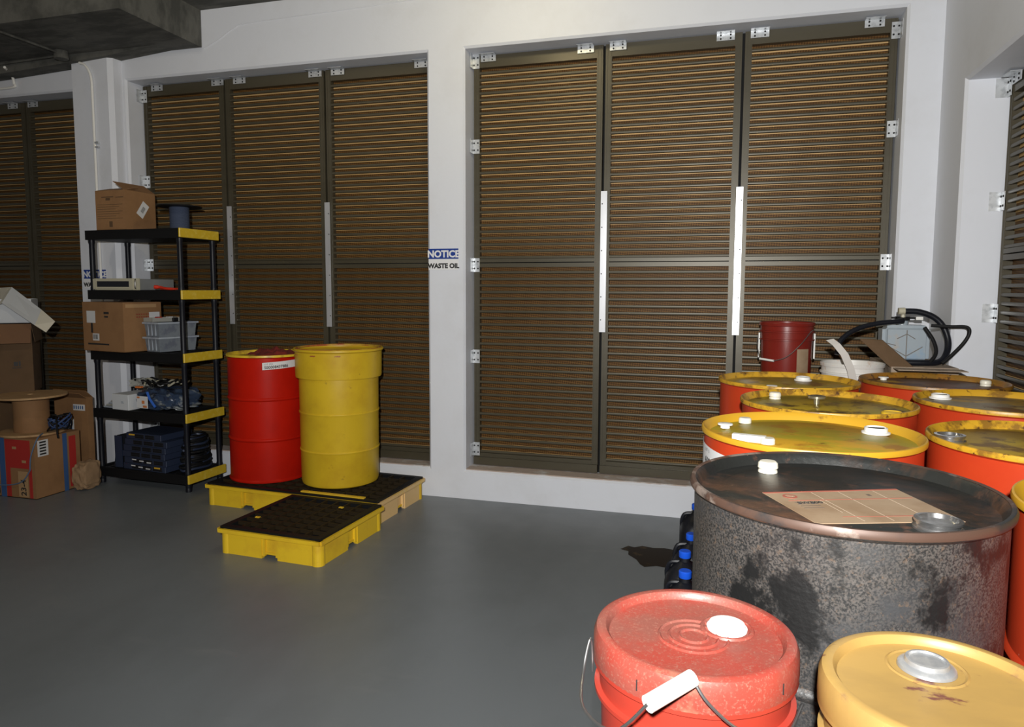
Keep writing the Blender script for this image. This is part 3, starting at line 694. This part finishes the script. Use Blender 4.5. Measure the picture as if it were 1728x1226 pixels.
bm = bmesh.new(); box(bm, .052, .085, -.015, .015, .222, .238); obj('white_clip', bm, 'white', t)
t = empty('rubber_hose', (0, 0, 0), 0, 'thick black rubber hose looped over the water can and carton', 'hose')
bm = bmesh.new()
tube(bm, [(.605, 3.98, 1.09), (.622, 4.0, 1.16), (.69, 4.03, 1.215), (.79, 4.06, 1.248), (.90, 4.08, 1.262), (.93, 4.09, 1.265)], .013, 12, sub=6)
tube(bm, [(.93, 4.09, 1.315), (1.00, 4.09, 1.312), (1.07, 4.09, 1.285), (1.115, 4.085, 1.235), (1.135, 4.07, 1.165), (1.122, 4.04, 1.105), (1.08, 4.00, 1.066), (1.0, 3.97, 1.061), (.86, 3.97, 1.061)], .015, 12, sub=6)
obj('hose_coil', bm, 'blackgloss', t, True)
bm = bmesh.new(); tube(bm, [(1.04, 4.02, 1.246), (1.12, 4.0, 1.243), (1.185, 3.98, 1.243), (1.197, 3.97, 1.215), (1.175, 3.97, 1.165), (1.12, 3.96, 1.10), (1.08, 3.95, 1.062)], .0085, 10, sub=6)
tube(bm, [(1.02, 4.05, 1.235), (1.055, 4.02, 1.17), (1.062, 3.99, 1.11), (1.03, 3.97, 1.064)], .009, 10, sub=6)
obj('thin_loop', bm, 'black', t, True)
bm = bmesh.new(); tube(bm, [(.905, 4.09, 1.315), (.935, 4.09, 1.316)], .018, 14); obj('hose_coupling', bm, 'beige', t, True)
bm = bmesh.new(); lathe(bm, [(.011, 1.283), (.011, 1.306)], 12, .93, 4.10); obj('hose_stem', bm, 'beige', t)

# ------------------------------------------------------------------ black jugs with blue caps
spots = [(-.090, 2.82, 0, 'nearest'), (-.100, 3.04, 0, 'second from the front'), (-.080, 3.27, .5, 'third from the front'), (-.070, 3.74, .3, 'farthest, by the wall')]
for i, (x, y, rz, w_) in enumerate(spots):
    t = empty('oil_jug', (x, y, 0), rz * .3, 'black plastic jug with blue cap beside the drums, ' + w_, 'jug', 'black jugs with blue caps')
    bm = bmesh.new(); k = 12
    sect = [(.078, .088, 0), (.084, .094, .010), (.084, .094, .175), (.076, .086, .215), (.048, .052, .250), (.022, .022, .268), (.020, .020, .285)]
    rings = []
    for a_, b_, z in sect:
        rg = []
        for j in range(28):
            th = 2 * PI * j / 28; e = .55 if z < .2 else .8
            cx_, sy_ = math.cos(th), math.sin(th)
            rg.append(bm.verts.new((a_ * math.copysign(abs(cx_) ** e, cx_) + (.025 if z > .23 else 0) * 0, b_ * math.copysign(abs(sy_) ** e, sy_), z)))
        rings.append(rg)
    for a_, b_ in zip(rings, rings[1:]):
        for j in range(28): bm.faces.new((a_[j], a_[(j + 1) % 28], b_[(j + 1) % 28], b_[j]))
    bm.faces.new(rings[0][::-1]); bm.faces.new(rings[-1])
    obj('jug_body', bm, 'blackgloss', t, True)
    bm = bmesh.new(); tube(bm, [(-.022, 0, .262), (-.060, 0, .255), (-.074, 0, .215), (-.068, 0, .165)], .010, 8, sub=4); obj('jug_handle', bm, 'blackgloss', t, True)
    bm = bmesh.new(); lathe(bm, [(.024, .284), (.0255, .287), (.0255, .308), (.022, .312), (0, .312)], 28); tag(obj('jug_cap', bm, 'blue', t, True), 'bright blue screw cap')

# oil stain on the floor
M['oil'] = mat('brown_oil_stain', (.014, .008, .003), .55, spec=.2, layers=[((.05, .032, .012), 12, .58, .66)])
bm = bmesh.new()
pts = [(-.47, 3.82), (-.435, 3.88), (-.40, 3.865), (-.36, 3.90), (-.30, 3.885), (-.24, 3.90), (-.16, 3.88), (-.05, 3.84), (-.03, 3.6), (-.08, 3.45), (-.12, 3.58), (-.20, 3.62), (-.26, 3.63), (-.32, 3.60), (-.345, 3.63), (-.37, 3.69), (-.42, 3.75), (-.425, 3.80)]
prism(bm, pts, 'z', 0.0004, .0014)
tag(obj('oil_spill', bm, 'oil'), 'dark brown oil spill on the grey floor beside the black jugs', 'spill')

# ------------------------------------------------------------------ shelving unit
SX, SY, SR = -3.49, 4.035, R(-2.5)
# local frame: origin at front right foot, +x to the right end, +y to the wall
t = empty('shelving_unit', (SX, SY, 0), SR, 'black plastic shelving unit with yellow end strips', 'shelving unit')
SW_, SD = .84, .365
TOPS = [.122, .551, .972, 1.405, 1.825]
for z in TOPS:
    bm = bmesh.new()
    box(bm, -SW_, -.008, 0, SD, z - .066, z - .016); 
    box(bm, -SW_, -.008, 0, .02, z - .018, z); box(bm, -SW_, -.008, SD - .02, SD, z - .018, z); box(bm, -SW_, -SW_ + .02, .02, SD - .02, z - .018, z); box(bm, -.028, -.008, .02, SD - .02, z - .018, z)
    for k in range(1, 10): xx = -SW_ + SW_ * k / 10; box(bm, xx - .012, xx + .012, .02, SD - .02, z - .018, z - .004)
    s = obj('shelf', bm, 'black', t)
    bm = bbox(-.008, .006, -.004, SD + .004, z - .062, z + .001, .003, 1); tag(obj('end_strip', bm, 'shelfyellow', s), 'yellow end strip')
for px, py in ((-.028, .028), (-.028, SD - .028), (-SW_ + .028, .028), (-SW_ + .028, SD - .028)):
    prev = 0
    for i, z in enumerate([.056] + [q_ for q_ in TOPS[1:]]):
        a, b = (0, z) if i == 0 else (TOPS[i - 1] - .004, z - .066)
        if i == 3 and px < -.5 and py < .1: continue     # carton stands here
        bm = bmesh.new(); lathe(bm, [(0, a), (.021, a), (.021, a + .02), (.0185, a + .03), (.0185, b - .03), (.021, b - .02), (.021, b), (0, b)], 20, px, py)
        obj('post', bm, 'blackgloss', t, True)
def on_shelf(u, v, z):  # shelf local to world
    c, s = math.cos(SR), math.sin(SR); return (SX + u * c - v * s, SY + u * s + v * c, z)

# --- top shelf: open carton and cable spool
def carton(name, loc, rz, label, X, Y, H, m='card', cat='carton', group=None):
    """corner nearest the viewer (right front) at the origin, body to -x and +y"""
    t = empty(name, loc, rz, label, cat, group)
    bm = bmesh.new(); th = .004
    box(bm, -X, 0, 0, th, 0, H); box(bm, -X, 0, Y - th, Y, 0, H); box(bm, -X, -X + th, th, Y - th, 0, H); box(bm, -th, 0, th, Y - th, 0, H); box(bm, -X, 0, 0, Y, 0, th)
    obj('carton_body', bm, m, t); return t
def flap(parent, p0, p1, out, m='card', name='flap'):
    """hinged flap from edge p0-p1 reaching by vector out"""
    p0, p1, o = Vector(p0), Vector(p1), Vector(out); n = (p1 - p0).cross(o).normalized() * .003
    bm = bmesh.new(); vs = [bm.verts.new(v) for v in (p0, p1, p1 + o, p0 + o, p0 + n, p1 + n, p1 + o + n, p0 + o + n)]
    for f in ((0, 1, 2, 3), (7, 6, 5, 4), (0, 4, 5, 1), (1, 5, 6, 2), (2, 6, 7, 3), (3, 7, 4, 0)): bm.faces.new([vs[i] for i in f])
    return obj(name, bm, m, parent)
def prints(parent, rects, m='ink', name='printing', mtx=None, y=-.0008):
    bm = bmesh.new()
    for x0, x1, z0, z1 in rects: box(bm, x0, x1, y, y + .0006, z0, z1, mtx=mtx)
    return obj(name, bm, m, parent)
SIDE = Matrix.Rotation(PI / 2, 4, 'Z')   # local x -> +y, so prints land on the right side (x=0 plane), y=-.0008 -> x=+.0008
M['brownink'] = mat('brown_box_ink', (.10, .055, .025), .7)
c1 = carton('cardboard_carton', on_shelf(-.485, .02, 1.826), SR, 'kraft carton with part-open flaps on the top shelf', .265, .27, .272)
flap(c1, (-.265, .0, .272), (0, .0, .272), (0, .12, .030)); flap(c1, (0, 0, .272), (0, .27, .272), (-.10, .0, .062), 'card'); flap(c1, (-.265, .27, .272), (-.265, 0, .272), (.09, 0, .004), 'carddark')
prints(c1, [(-.21, -.10, .225, .232), (-.17, -.13, .205, .222), (-.08, -.01, .222, .228)] + [(-.25, -.02 - .03 * (k % 3), .175 - k * .016, .178 - k * .016) for k in range(7)] + [(-.145, -.115, .02, .06)], 'brownink')
bm = bmesh.new(); m_ = SIDE @ T((.155, -.001, .150)) @ Matrix.Rotation(R(35), 4, 'Y'); box(bm, -.032, .032, 0, .0006, -.055, .055, mtx=m_); lb = obj('shipping_label', bm, 'paper', c1)
bm = bmesh.new(); m_ = SIDE @ T((.155, -.0018, .150)) @ Matrix.Rotation(R(35), 4, 'Y')
for k in range(5): box(bm, -.012, .014, 0, .0006, -.02 + k * .009, -.016 + k * .009, mtx=m_)
obj('label_print', bm, 'ink', lb)
t = empty('cable_spool', on_shelf(-.155, .17, 1.825), 0, 'black-flanged spool of blue wire on the top shelf', 'spool')
bm = bmesh.new(); lathe(bm, [(0, .158), (.148, .158), (.150, .162), (.148, .166), (.06, .166), (.05, .170), (0, .170)], 48); obj('flange', bm, 'black', t, True)
bm = bmesh.new(); lathe(bm, [(0, 0), (.10, 0), (.10, .008), (0, .008)], 48); obj('flange', bm, 'black', t, True)
bm = bmesh.new(); pr_ = []
for k in range(22): z = .008 + k * .0068; pr_ += [(.062, z), (.066, z + .0034)]
lathe(bm, pr_ + [(.062, .158)], 40); obj('wound_wire', bm, mat('blue_grey_wire', (.075, .095, .15), .5), t, True)

# --- shelf 4: rack unit and red tool
t = empty('rack_server', on_shelf(-.80, .02, 1.4055), SR, 'grey rack unit with beige front bezel on the second shelf down', 'rack unit')
bm = bbox(0, .40, .012, .33, 0, .078, .002, 1); obj('case', bm, 'sheet', t)
bm = bmesh.new(); box(bm, -.004, .41, 0, .012, .0, .082); box(bm, .03, .33, -.004, 0, .012, .022); box(bm, .03, .33, -.004, 0, .062, .074); box(bm, .0, .03, -.008, 0, .006, .078); box(bm, .33, .36, -.008, 0, .006, .078)
bz_ = obj('bezel', bm, 'beige', t)
bm = bmesh.new(); box(bm, .034, .326, -.0045, -.0005, .022, .062); obj('vent_window', bm, 'navydark', bz_)
bm = bmesh.new(); tube(bm, [(.385, -.002, .01), (.392, -.014, .02), (.392, -.014, .062), (.385, -.002, .074)], .005, 8, sub=4); obj('pull_handle', bm, 'chrome', t, True)
t = empty('hand_tool', on_shelf(-.20, .045, 1.4055), SR, 'small bright red tool lying on the second shelf down', 'tool')
bm = bmesh.new(); tube(bm, [(-.075, 0, .022), (-.03, .01, .020), (.02, 0, .012), (.10, .01, .008)], [.014, .010, .009, .006], 10, sub=4); obj('handle', bm, 'redplastic', t, True)
bm = bmesh.new(); tube(bm, [(-.04, .02, .014), (.03, .03, .012), (.13, .03, .008)], [.010, .008, .005], 10, sub=4); obj('grip', bm, 'redplastic', t, True)

# --- shelf 3: kraft carton, two grey bins, small tray
c3 = carton('cardboard_carton', (-3.94, 3.985, .9725), R(-10), 'taped kraft carton with barcode label hanging off the left of the middle shelf', .44, .30, .345)
flap(c3, (-.44, 0, .345), (0, 0, .345), (0, .148, .001)); flap(c3, (0, .30, .345), (-.44, .30, .345), (0, -.148, .001))
M['nikink'] = M['brownink']
prints(c3, [(-.395, -.30, .20, .285), (-.335, -.265, .075, .125)], 'paper', 'shipping_label')
prints(c3, [(-.325 + k * .012, -.319 + k * .012, .085, .118) for k in range(4)] + [(-.205, -.150, .265, .28), (-.20, -.16, .240, .252), (-.39, -.16, .045, .056), (-.35, -.33, .13, .20)] , 'ink', 'printing', y=-.0016)
bm = bmesh.new(); box(bm, -.004, .001, .02, .26, .31, .335, mtx=None)
obj('tape_strip', bm, 'tape', c3)
prints(c3, [(.10 + (k % 8) * .018, .112 + (k % 8) * .018, .26 - (k // 8) * .02, .267 - (k // 8) * .02) for k in range(16)], mat('faded_red_box_ink', (.25, .03, .02), .7), 'red_printing', SIDE)
def bin_(loc, rz, label):
    t = empty('storage_bin', loc, rz, label, 'bin', 'stacked grey storage bins')
    bm = bmesh.new(); X, Y, H = .165, .30, .104
    lo = [(-X + .010, .010), (-.010, .010), (-.010, Y - .010), (-X + .010, Y - .010)]; hi = [(-X, 0), (0, 0), (0, Y), (-X, Y)]
    A = [bm.verts.new((x, y, 0)) for x, y in lo]; B = [bm.verts.new((x, y, H)) for x, y in hi]
    for i in range(4): bm.faces.new((A[i], A[(i + 1) % 4], B[(i + 1) % 4], B[i]))
    bm.faces.new(A[::-1])
    bmesh.ops.solidify(bm, geom=bm.faces[:], thickness=.003)
    obj('bin_body', bm, 'greybin', t)
    bm = bmesh.new()
    box(bm, -X - .010, .010, -.010, 0, H - .012, H); box(bm, -X - .010, .010, Y, Y + .010, H - .012, H); box(bm, -X - .010, -X, 0, Y, H - .012, H); box(bm, 0, .010, 0, Y, H - .012, H)
    for k in range(1, 4): box(bm, -X + k * X / 4 - .002, -X + k * X / 4 + .002, 0, .008, .01, H - .01)
    obj('bin_rim', bm, 'greybin', t); return t
bpos = on_shelf(-.245, .035, .9725)
b1 = bin_(bpos, R(-14), 'grey storage bin on the middle shelf, lower of the two stacked')
b2 = bin_((bpos[0], bpos[1], .9725 + .104), R(-14), 'grey storage bin on the middle shelf, upper of the two stacked')
t = empty('parts_tray', (bpos[0] - .155, bpos[1] + .03, .9725 + .209), R(-14), 'clear tray of small coloured parts on top of the grey bins', 'tray')
M['clear'] = mat('frosted_clear_plastic', (.42, .42, .38), .3, alpha=.75)
bm = bmesh.new(); box(bm, 0, .10, 0, .26, 0, .004); box(bm, 0, .10, 0, .003, 0, .03); box(bm, 0, .1, .257, .26, 0, .03); box(bm, 0, .003, 0, .26, 0, .03); box(bm, .097, .1, 0, .26, 0, .03)
obj('tray_body', bm, 'clear', t)
for k, (m_, y0) in enumerate((('amber', .008), ('redprint', .05), ('bluecable', .092), ('paper', .134), ('black', .176), ('tape', .218))):
    bm = bbox(.052, .094, y0, y0 + .036, .004, .028 + .008 * (k % 2), .004, 1); obj('small_part', bm, m_, t)
t = empty('power_adapter', (bpos[0] + .0, bpos[1] + .17, .9725 + .208), R(-14), 'small black and white adapter at the right end of the upper bin', 'adapter')
bm = bbox(-.045, .0, -.02, .02, .0015, .030, .004, 1); obj('adapter_body', bm, 'black', t)
bm = bbox(-.062, -.045, -.015, .015, .004, .024, .002, 1); obj('adapter_face', bm, 'white', t)
bm = bmesh.new(); m_ = SIDE @ T((.20, -.0015, .215)); box(bm, 0, .085, 0, .0006, 0, .062, mtx=m_); obj('white_sticker', bm, 'paper', c3)

# --- shelf 2: packets, white box, clear bag of cables
random.seed(3)
t = empty('clear_packets', on_shelf(-.79, .04, .5515), SR, 'flat clear plastic packets at the left end of the fourth shelf down', 'packets')
for k in range(4):
    bm = bbox(0, .13, .0, .20, 0, .012, .004, 1); obj('packet', bm, 'clear' if k % 2 else 'greybin', t, loc=(.01 * k, .012 * k, .001 + .0125 * k), rot=(0, 0, .06 * (k - 1)))
t = empty('small_white_box', on_shelf(-.672, .012, .5515), SR - R(5), 'small plain white box on the fourth shelf down', 'box')
bm = bbox(0, .165, 0, .22, 0, .112, .002, 1); obj('box_body', bm, 'whitecard', t); prints(t, [(.09, .115, .055, .062), (.095, .12, .047, .052)], 'greybin')
def blob(name, parent, c, s, m, seed, amp=.12, sub=4):
    bm = bmesh.new(); bmesh.ops.create_icosphere(bm, subdivisions=sub, radius=1)
    for v in bm.verts:
        p = v.co; e = .6
        q_ = Vector([math.copysign(abs(a) ** e, a) for a in p])
        k = 1 + amp * (math.sin(p.x * 7 + seed) * math.cos(p.y * 9 - seed) + .6 * math.sin(p.z * 13 + p.x * 11 + seed))
        v.co = Vector((c[0] + q_.x * s[0] * k, c[1] + q_.y * s[1] * k, c[2] + max(q_.z * s[2] * k, -s[2])))
    return obj(name, bm, m, parent, True, 50)
M['bagblue'] = mat('crumpled_bag_dark_blue', (.035, .055, .10), .25, layers=[((.22, .24, .24), 9, .56, .64, (1, 1, 2)), ((.012, .016, .03), 6, .55, .62)], bump=.5, bscale=22)
t = empty('cable_bag', on_shelf(-.30, .17, .5515), SR, 'crumpled clear bag of dark blue cables on the fourth shelf down', 'bag')
blob('bag_body', t, (0, 0, .078), (.20, .135, .076), 'bagblue', 2)
bm = bmesh.new(); m_ = Matrix.Rotation(R(-3), 4, 'Z'); box(bm, -.150, -.045, -.1535, -.1525, .02, .105, mtx=m_); lb = obj('bag_label', bm, 'paper', t)
bm = bmesh.new(); box(bm, -.09, -.055, -.156, -.1545, .025, .040, mtx=m_); box(bm, -.145, -.12, -.156, -.1545, .09, .102, mtx=m_); box(bm, -.10, -.075, -.156, -.1545, .052, .075, mtx=m_); obj('label_print', bm, mat('orange_ink', (.55, .18, .05), .6), lb)
bm = bmesh.new(); tube(bm, [(-.06, -.145, .135), (-.03, -.155, .09), (.02, -.158, .035)], .009, 6); obj('blue_ribbon', bm, mat('blue_ribbon', (.03, .12, .5), .5), t, True)
t = empty('loose_cables', on_shelf(-.38, .17, .70), SR, 'tangle of black and grey cables heaped on the bag', 'cables')
random.seed(11)
for k in range(12):
    bm = bmesh.new(); a0 = random.uniform(0, 6.28); cx_ = random.uniform(-.16, .16)
    pts = [(cx_ + .07 * math.cos(a0 + i * 1.05) * random.uniform(.7, 1.2), .07 * math.sin(a0 + i * 1.05), .015 + .045 * abs(math.sin(i * 1.3 + k))) for i in range(6)]
    tube(bm, pts, random.uniform(.004, .008), 7, sub=5); obj('cable', bm, ['black', 'black', 'sheet', 'black', 'beige'][k % 5], t, True)
blob('grey_wrap', t, (-.19, .0, .028), (.055, .05, .034), 'clear', 6, .2, 3)
bm = bmesh.new(); tube(bm, [(.23, -.02, .02), (.245, -.05, -.03), (.25, -.07, -.09), (.24, -.06, -.12)], .006, 8, sub=4); obj('cable', bm, 'black', t, True)
bm = bbox(-.16, -.11, -.08, -.05, .0, .014, .003, 1); obj('orange_plug', bm, mat('orange_plug', (.6, .16, .03), .5), t)

# --- shelf 1 (bottom): stack of network switches, dark panels, black cable heap
base = on_shelf(-.60, .02, .1225)
labels = ['bottom of the stack', 'second up', 'third up', 'fourth up', 'fifth up', 'topmost']
hgt = .0435
for k in range(6):
    dx = [0, .01, -.005, .005, .02, .035][k]
    t = empty('network_switch', (base[0] + dx, base[1] + .0, base[2] + k * (hgt + .001)), SR - R(3), 'dark blue network switch on the bottom shelf, ' + labels[k], 'network switch', 'network switches stacked on the bottom shelf')
    X = .40 if k < 5 else .33
    bm = bbox(0, X, 0, .28, 0, hgt, .002, 1); obj('switch_case', bm, 'navy', t)
    for g in range(3 if X > .35 else 2):
        x0 = .085 + g * .10; bm = bmesh.new(); box(bm, x0, x0 + .085, -.0025, .0, .008, .036)
        for j in range(6):
            for r_ in range(2): box(bm, x0 + .004 + j * .0133, x0 + .0135 + j * .0133, -.004, -.0025, .010 + r_ * .014, .020 + r_ * .014, 1)
        obj('port_block', bm, ['navydark', 'black'], t)
    if k in (0, 1): 
        bm = bmesh.new()
        for j in range(3): box(bm, .08 + j * .07, .12 + j * .07, -.005, -.003, .026 - j * .006, .034 - j * .006)
        obj('white_sticker', bm, 'paper', t)
    if k in (5, 0):
        bm = bmesh.new(); x0 = .03 if k == 5 else .30; box(bm, x0, x0 + .055, -.005, -.003, .026, .036); obj('amber_label', bm, 'amber', t)
t = empty('side_panel', on_shelf(-.70, .03, .1225), SR, 'dark perforated panel leaning against the stacked switches', 'panel')
bm = bmesh.new(); mm = Matrix.Rotation(R(9), 4, 'Y'); box(bm, 0, .02, 0, .25, .002, .24, mtx=mm); obj('panel_sheet', bm, 'navydark', t)
bm = bmesh.new(); box(bm, .026, .09, -.012, -.004, .006, .235, mtx=None); obj('mounting_ear', bm, 'navy', t)
t = empty('patch_cables', on_shelf(-.105, .19, .1225), SR, 'heap of black cables filling the right end of the bottom shelf', 'cables')
random.seed(5)
for k in range(22):
    bm = bmesh.new(); z0 = .012 + .011 * k; a0 = random.uniform(0, 6.28); ra = .095 - .0012 * k
    pts = [((ra * math.cos(a0 + i * .9)) * random.uniform(.8, 1.05) * .85, ra * 1.4 * math.sin(a0 + i * .9) * random.uniform(.8, 1.05), z0 + random.uniform(0, .014)) for i in range(8)]
    tube(bm, pts, .0085, 7, sub=4); obj('cable', bm, 'black' if k % 4 else 'navy', t, True)

# ------------------------------------------------------------------ left pile
KX, KY = -4.358, 3.615
bx_ = carton('cable_carton', (KX, KY, 0), 0, 'kraft cable carton with red print and blue tape under the wooden spool', .44, .355, .408)
flap(bx_, (-.44, 0, .407), (0, 0, .407), (0, .176, .001)); flap(bx_, (0, .355, .407), (-.44, .355, .407), (0, -.176, .001))
prints(bx_, [(-.255, -.035, .205, .400), (-.055, -.028, .005, .205), (-.255, -.215, .005, .205)], 'redprint', 'red_print')
prints(bx_, [(-.305, -.258, .0, .408)], 'bluetape', 'blue_tape', None, -.0016)
prints(bx_, [(.215, .250, .0, .408)], 'bluetape', 'blue_tape', SIDE, -.0016)
prints(bx_, [(.265, .32, .02, .38)], 'redprint', 'red_print', SIDE)
lb = prints(bx_, [(.025, .105, .285, .395)], 'paper', 'shipping_label', SIDE)
prints(lb, [(.040, .088, .295 + k * .020, .306 + k * .020) for k in range(5)], 'ink', 'label_print', SIDE, -.0016)
prints(bx_, [(-.150, -.065, .01, .185)], 'tape', 'kraft_sticker', None, -.0014)
prints(bx_, [(-.190, -.155, .335, .352)], 'tape', 'print_detail', None, -.0016); prints(bx_, [(-.11, -.075, .245, .262)], 'tape', 'print_detail', None, -.0016)
text('box_text', '23-4', .062, 'ink', bx_, T((-.085, -.0022, .018)) @ UP @ Matrix.Rotation(PI / 2, 4, 'Z'), .001)
text('box_text', 'CAT5', .052, 'ink', bx_, T((-.315, -.0022, .012)) @ UP @ Matrix.Rotation(PI / 2, 4, 'Z'), .001)
text('box_text', '350', .040, 'ink', bx_, T((-.325, -.0022, .28)) @ UP @ Matrix.Rotation(PI / 2, 4, 'Z'), .0006)
t = empty('wooden_spool', (-4.585, 3.80, .412), 0, 'empty wooden cable spool standing on the printed carton', 'spool')
bm = bmesh.new(); lathe(bm, [(0, 0), (.205, 0), (.207, .006), (.205, .013), (0, .013)], 56); obj('flange', bm, 'wood', t, True)
bm = bmesh.new(); lathe(bm, [(0, .255), (.222, .255), (.224, .261), (.222, .268), (.02, .268), (.018, .262), (0, .262)], 56); obj('flange', bm, 'wood', t, True)
bm = bmesh.new(); lathe(bm, [(.110, .013), (.108, .13), (.110, .255)], 48); obj('core', bm, 'card', t, True)
# black-blue cable loops beside the spool
t = empty('cable_coil', (0, 0, 0), 0, 'loose coil of blue and black cable beside the wooden spool', 'cable')
random.seed(21)
for k in range(7):
    bm = bmesh.new(); pts = []
    for i in range(9):
        a = i * .75 + k; pts.append((-4.395 + .055 * math.cos(a) * random.uniform(.6, 1.3) + .004 * k, 3.84 + .07 * math.sin(a), .425 + .008 * k + .05 * (1 + math.sin(a * 1.3 + k)) * .8))
    tube(bm, pts, .0045 + .002 * (k % 2), 7, sub=4); obj('loop', bm, 'bluecable' if k % 3 else 'black', t, True)
bm = bmesh.new(); tube(bm, [(-4.42, 3.82, .52), (-4.37, 3.80, .545), (-4.32, 3.76, .51), (-4.295, 3.74, .44), (-4.29, 3.74, .40)], .006, 8, sub=5); obj('loop', bm, 'black', t, True)
bm = bmesh.new(); tube(bm, [(-4.39, 3.605, .20), (-4.46, 3.60, .12), (-4.60, 3.602, .085), (-4.80, 3.605, .08)], .004, 8, sub=5); tube(bm, [(-4.39, 3.605, .20), (-4.37, 3.60, .30), (-4.345, 3.63, .41), (-4.40, 3.72, .43)], .004, 8, sub=5)
obj('loop', bm, mat('pale_blue_cord', (.10, .16, .26), .5), t, True)
# crumpled paper and tall kraft carton
c5 = carton('cardboard_carton', (-4.395, 4.08, .0), R(-1), 'flattened tall kraft carton standing in front of the column', .31, .05, .62)
flap(c5, (-.31, 0, .62), (0, 0, .62), (.01, -.07, .045)); flap(c5, (0, .05, .62), (-.31, .05, .62), (-.02, -.04, .05)); flap(c5, (-.31, .0, .62), (-.31, .04, .62), (-.07, -.02, .035))
prints(c5, [(-.13, -.02, .525, .57)], 'paper', 'tape_label'); prints(c5, [(-.125 + k * .02, -.115 + k * .02, .535, .56) for k in range(5)], 'bluetape', 'label_print', None, -.0016)
prints(c5, [(-.24, -.13, .36, .46)], 'paper', 'shipping_label'); prints(c5, [(-.23 + k * .018, -.22 + k * .018, .37, .45) for k in range(5)], 'bluetape', 'label_print', None, -.0016)
blob_ = blob('crumpled_paper', None, (-4.262, 3.93, .10), (.055, .09, .097), mat('crumpled_kraft_paper', (.27, .17, .09), .85, bump=.8, bscale=14), 9, .09)
tag(blob_, 'crumpled brown paper on the floor right of the printed carton', 'paper')
# stacked big cartons at the far left
c6 = carton('cardboard_carton', (-4.87, 3.72, 0), 0, 'large carton on the floor behind the wooden spool, lowest of the far-left stack', .60, .40, .66, 'carddark')
flap(c6, (-.60, 0, .66), (0, 0, .66), (0, .19, .001), 'carddark'); flap(c6, (0, .40, .66), (-.60, .40, .66), (0, -.19, .001), 'carddark')
c7 = carton('cardboard_carton', (-4.70, 3.93, .664), R(42), 'large dark carton in the middle of the far-left stack', .55, .36, .50, 'carddark')
prints(c7, [(-.115, -.09, .20, .23), (-.085, -.075, .20, .235), (-.125, -.07, .185, .19)], 'ink')
flap(c7, (-.55, 0, .50), (0, 0, .50), (0, -.055, -.135), 'cardred'); flap(c7, (0, 0, .50), (0, .36, .50), (.02, 0, -.13), 'carddark')
c8 = empty('white_carton', (-4.735, 3.97, 1.168), R(42), 'open white-faced carton with hanging lid on top of the far-left stack', 'carton')
bm = bmesh.new(); X, Y, H = .50, .30, .17
box(bm, -X, 0, 0, .004, 0, H); box(bm, -X, 0, Y - .004, Y, 0, H); box(bm, -.004, 0, .004, Y - .004, 0, H); box(bm, -X, -X + .004, .004, Y - .004, 0, H); box(bm, -X, 0, 0, Y, 0, .004); obj('carton_body', bm, 'whitecard', c8)
def world_flap(pts, m, name):
    """flap given by its four world corners, stored in the carton's own frame"""
    inv = (T((-4.735, 3.97, 1.168)) @ Matrix.Rotation(R(42), 4, 'Z')).inverted()
    P = [inv @ Vector(p) for p in pts]; n = (P[1] - P[0]).cross(P[3] - P[0]).normalized() * .004
    bm = bmesh.new(); vs = [bm.verts.new(v) for v in P] + [bm.verts.new(v + n) for v in P]
    for f in ((3, 2, 1, 0), (4, 5, 6, 7), (0, 1, 5, 4), (1, 2, 6, 5), (2, 3, 7, 6), (3, 0, 4, 7)): bm.faces.new([vs[i] for i in f])
    return obj(name, bm, m, c8)
world_flap([(-4.882, 3.95, 1.424), (-4.62, 3.95, 1.265), (-4.509, 3.80, 1.164), (-4.797, 3.80, 1.313)], 'whitecard', 'lid')
world_flap([(-4.62, 3.95, 1.265), (-4.479, 3.93, 1.184), (-4.437, 3.82, 1.116), (-4.509, 3.80, 1.164)], 'cream', 'lid_tuck')
world_flap([(-5.10, 4.02, 1.418), (-4.882, 3.95, 1.424), (-4.797, 3.80, 1.313), (-5.02, 3.85, 1.26)], 'cream', 'lid_side')
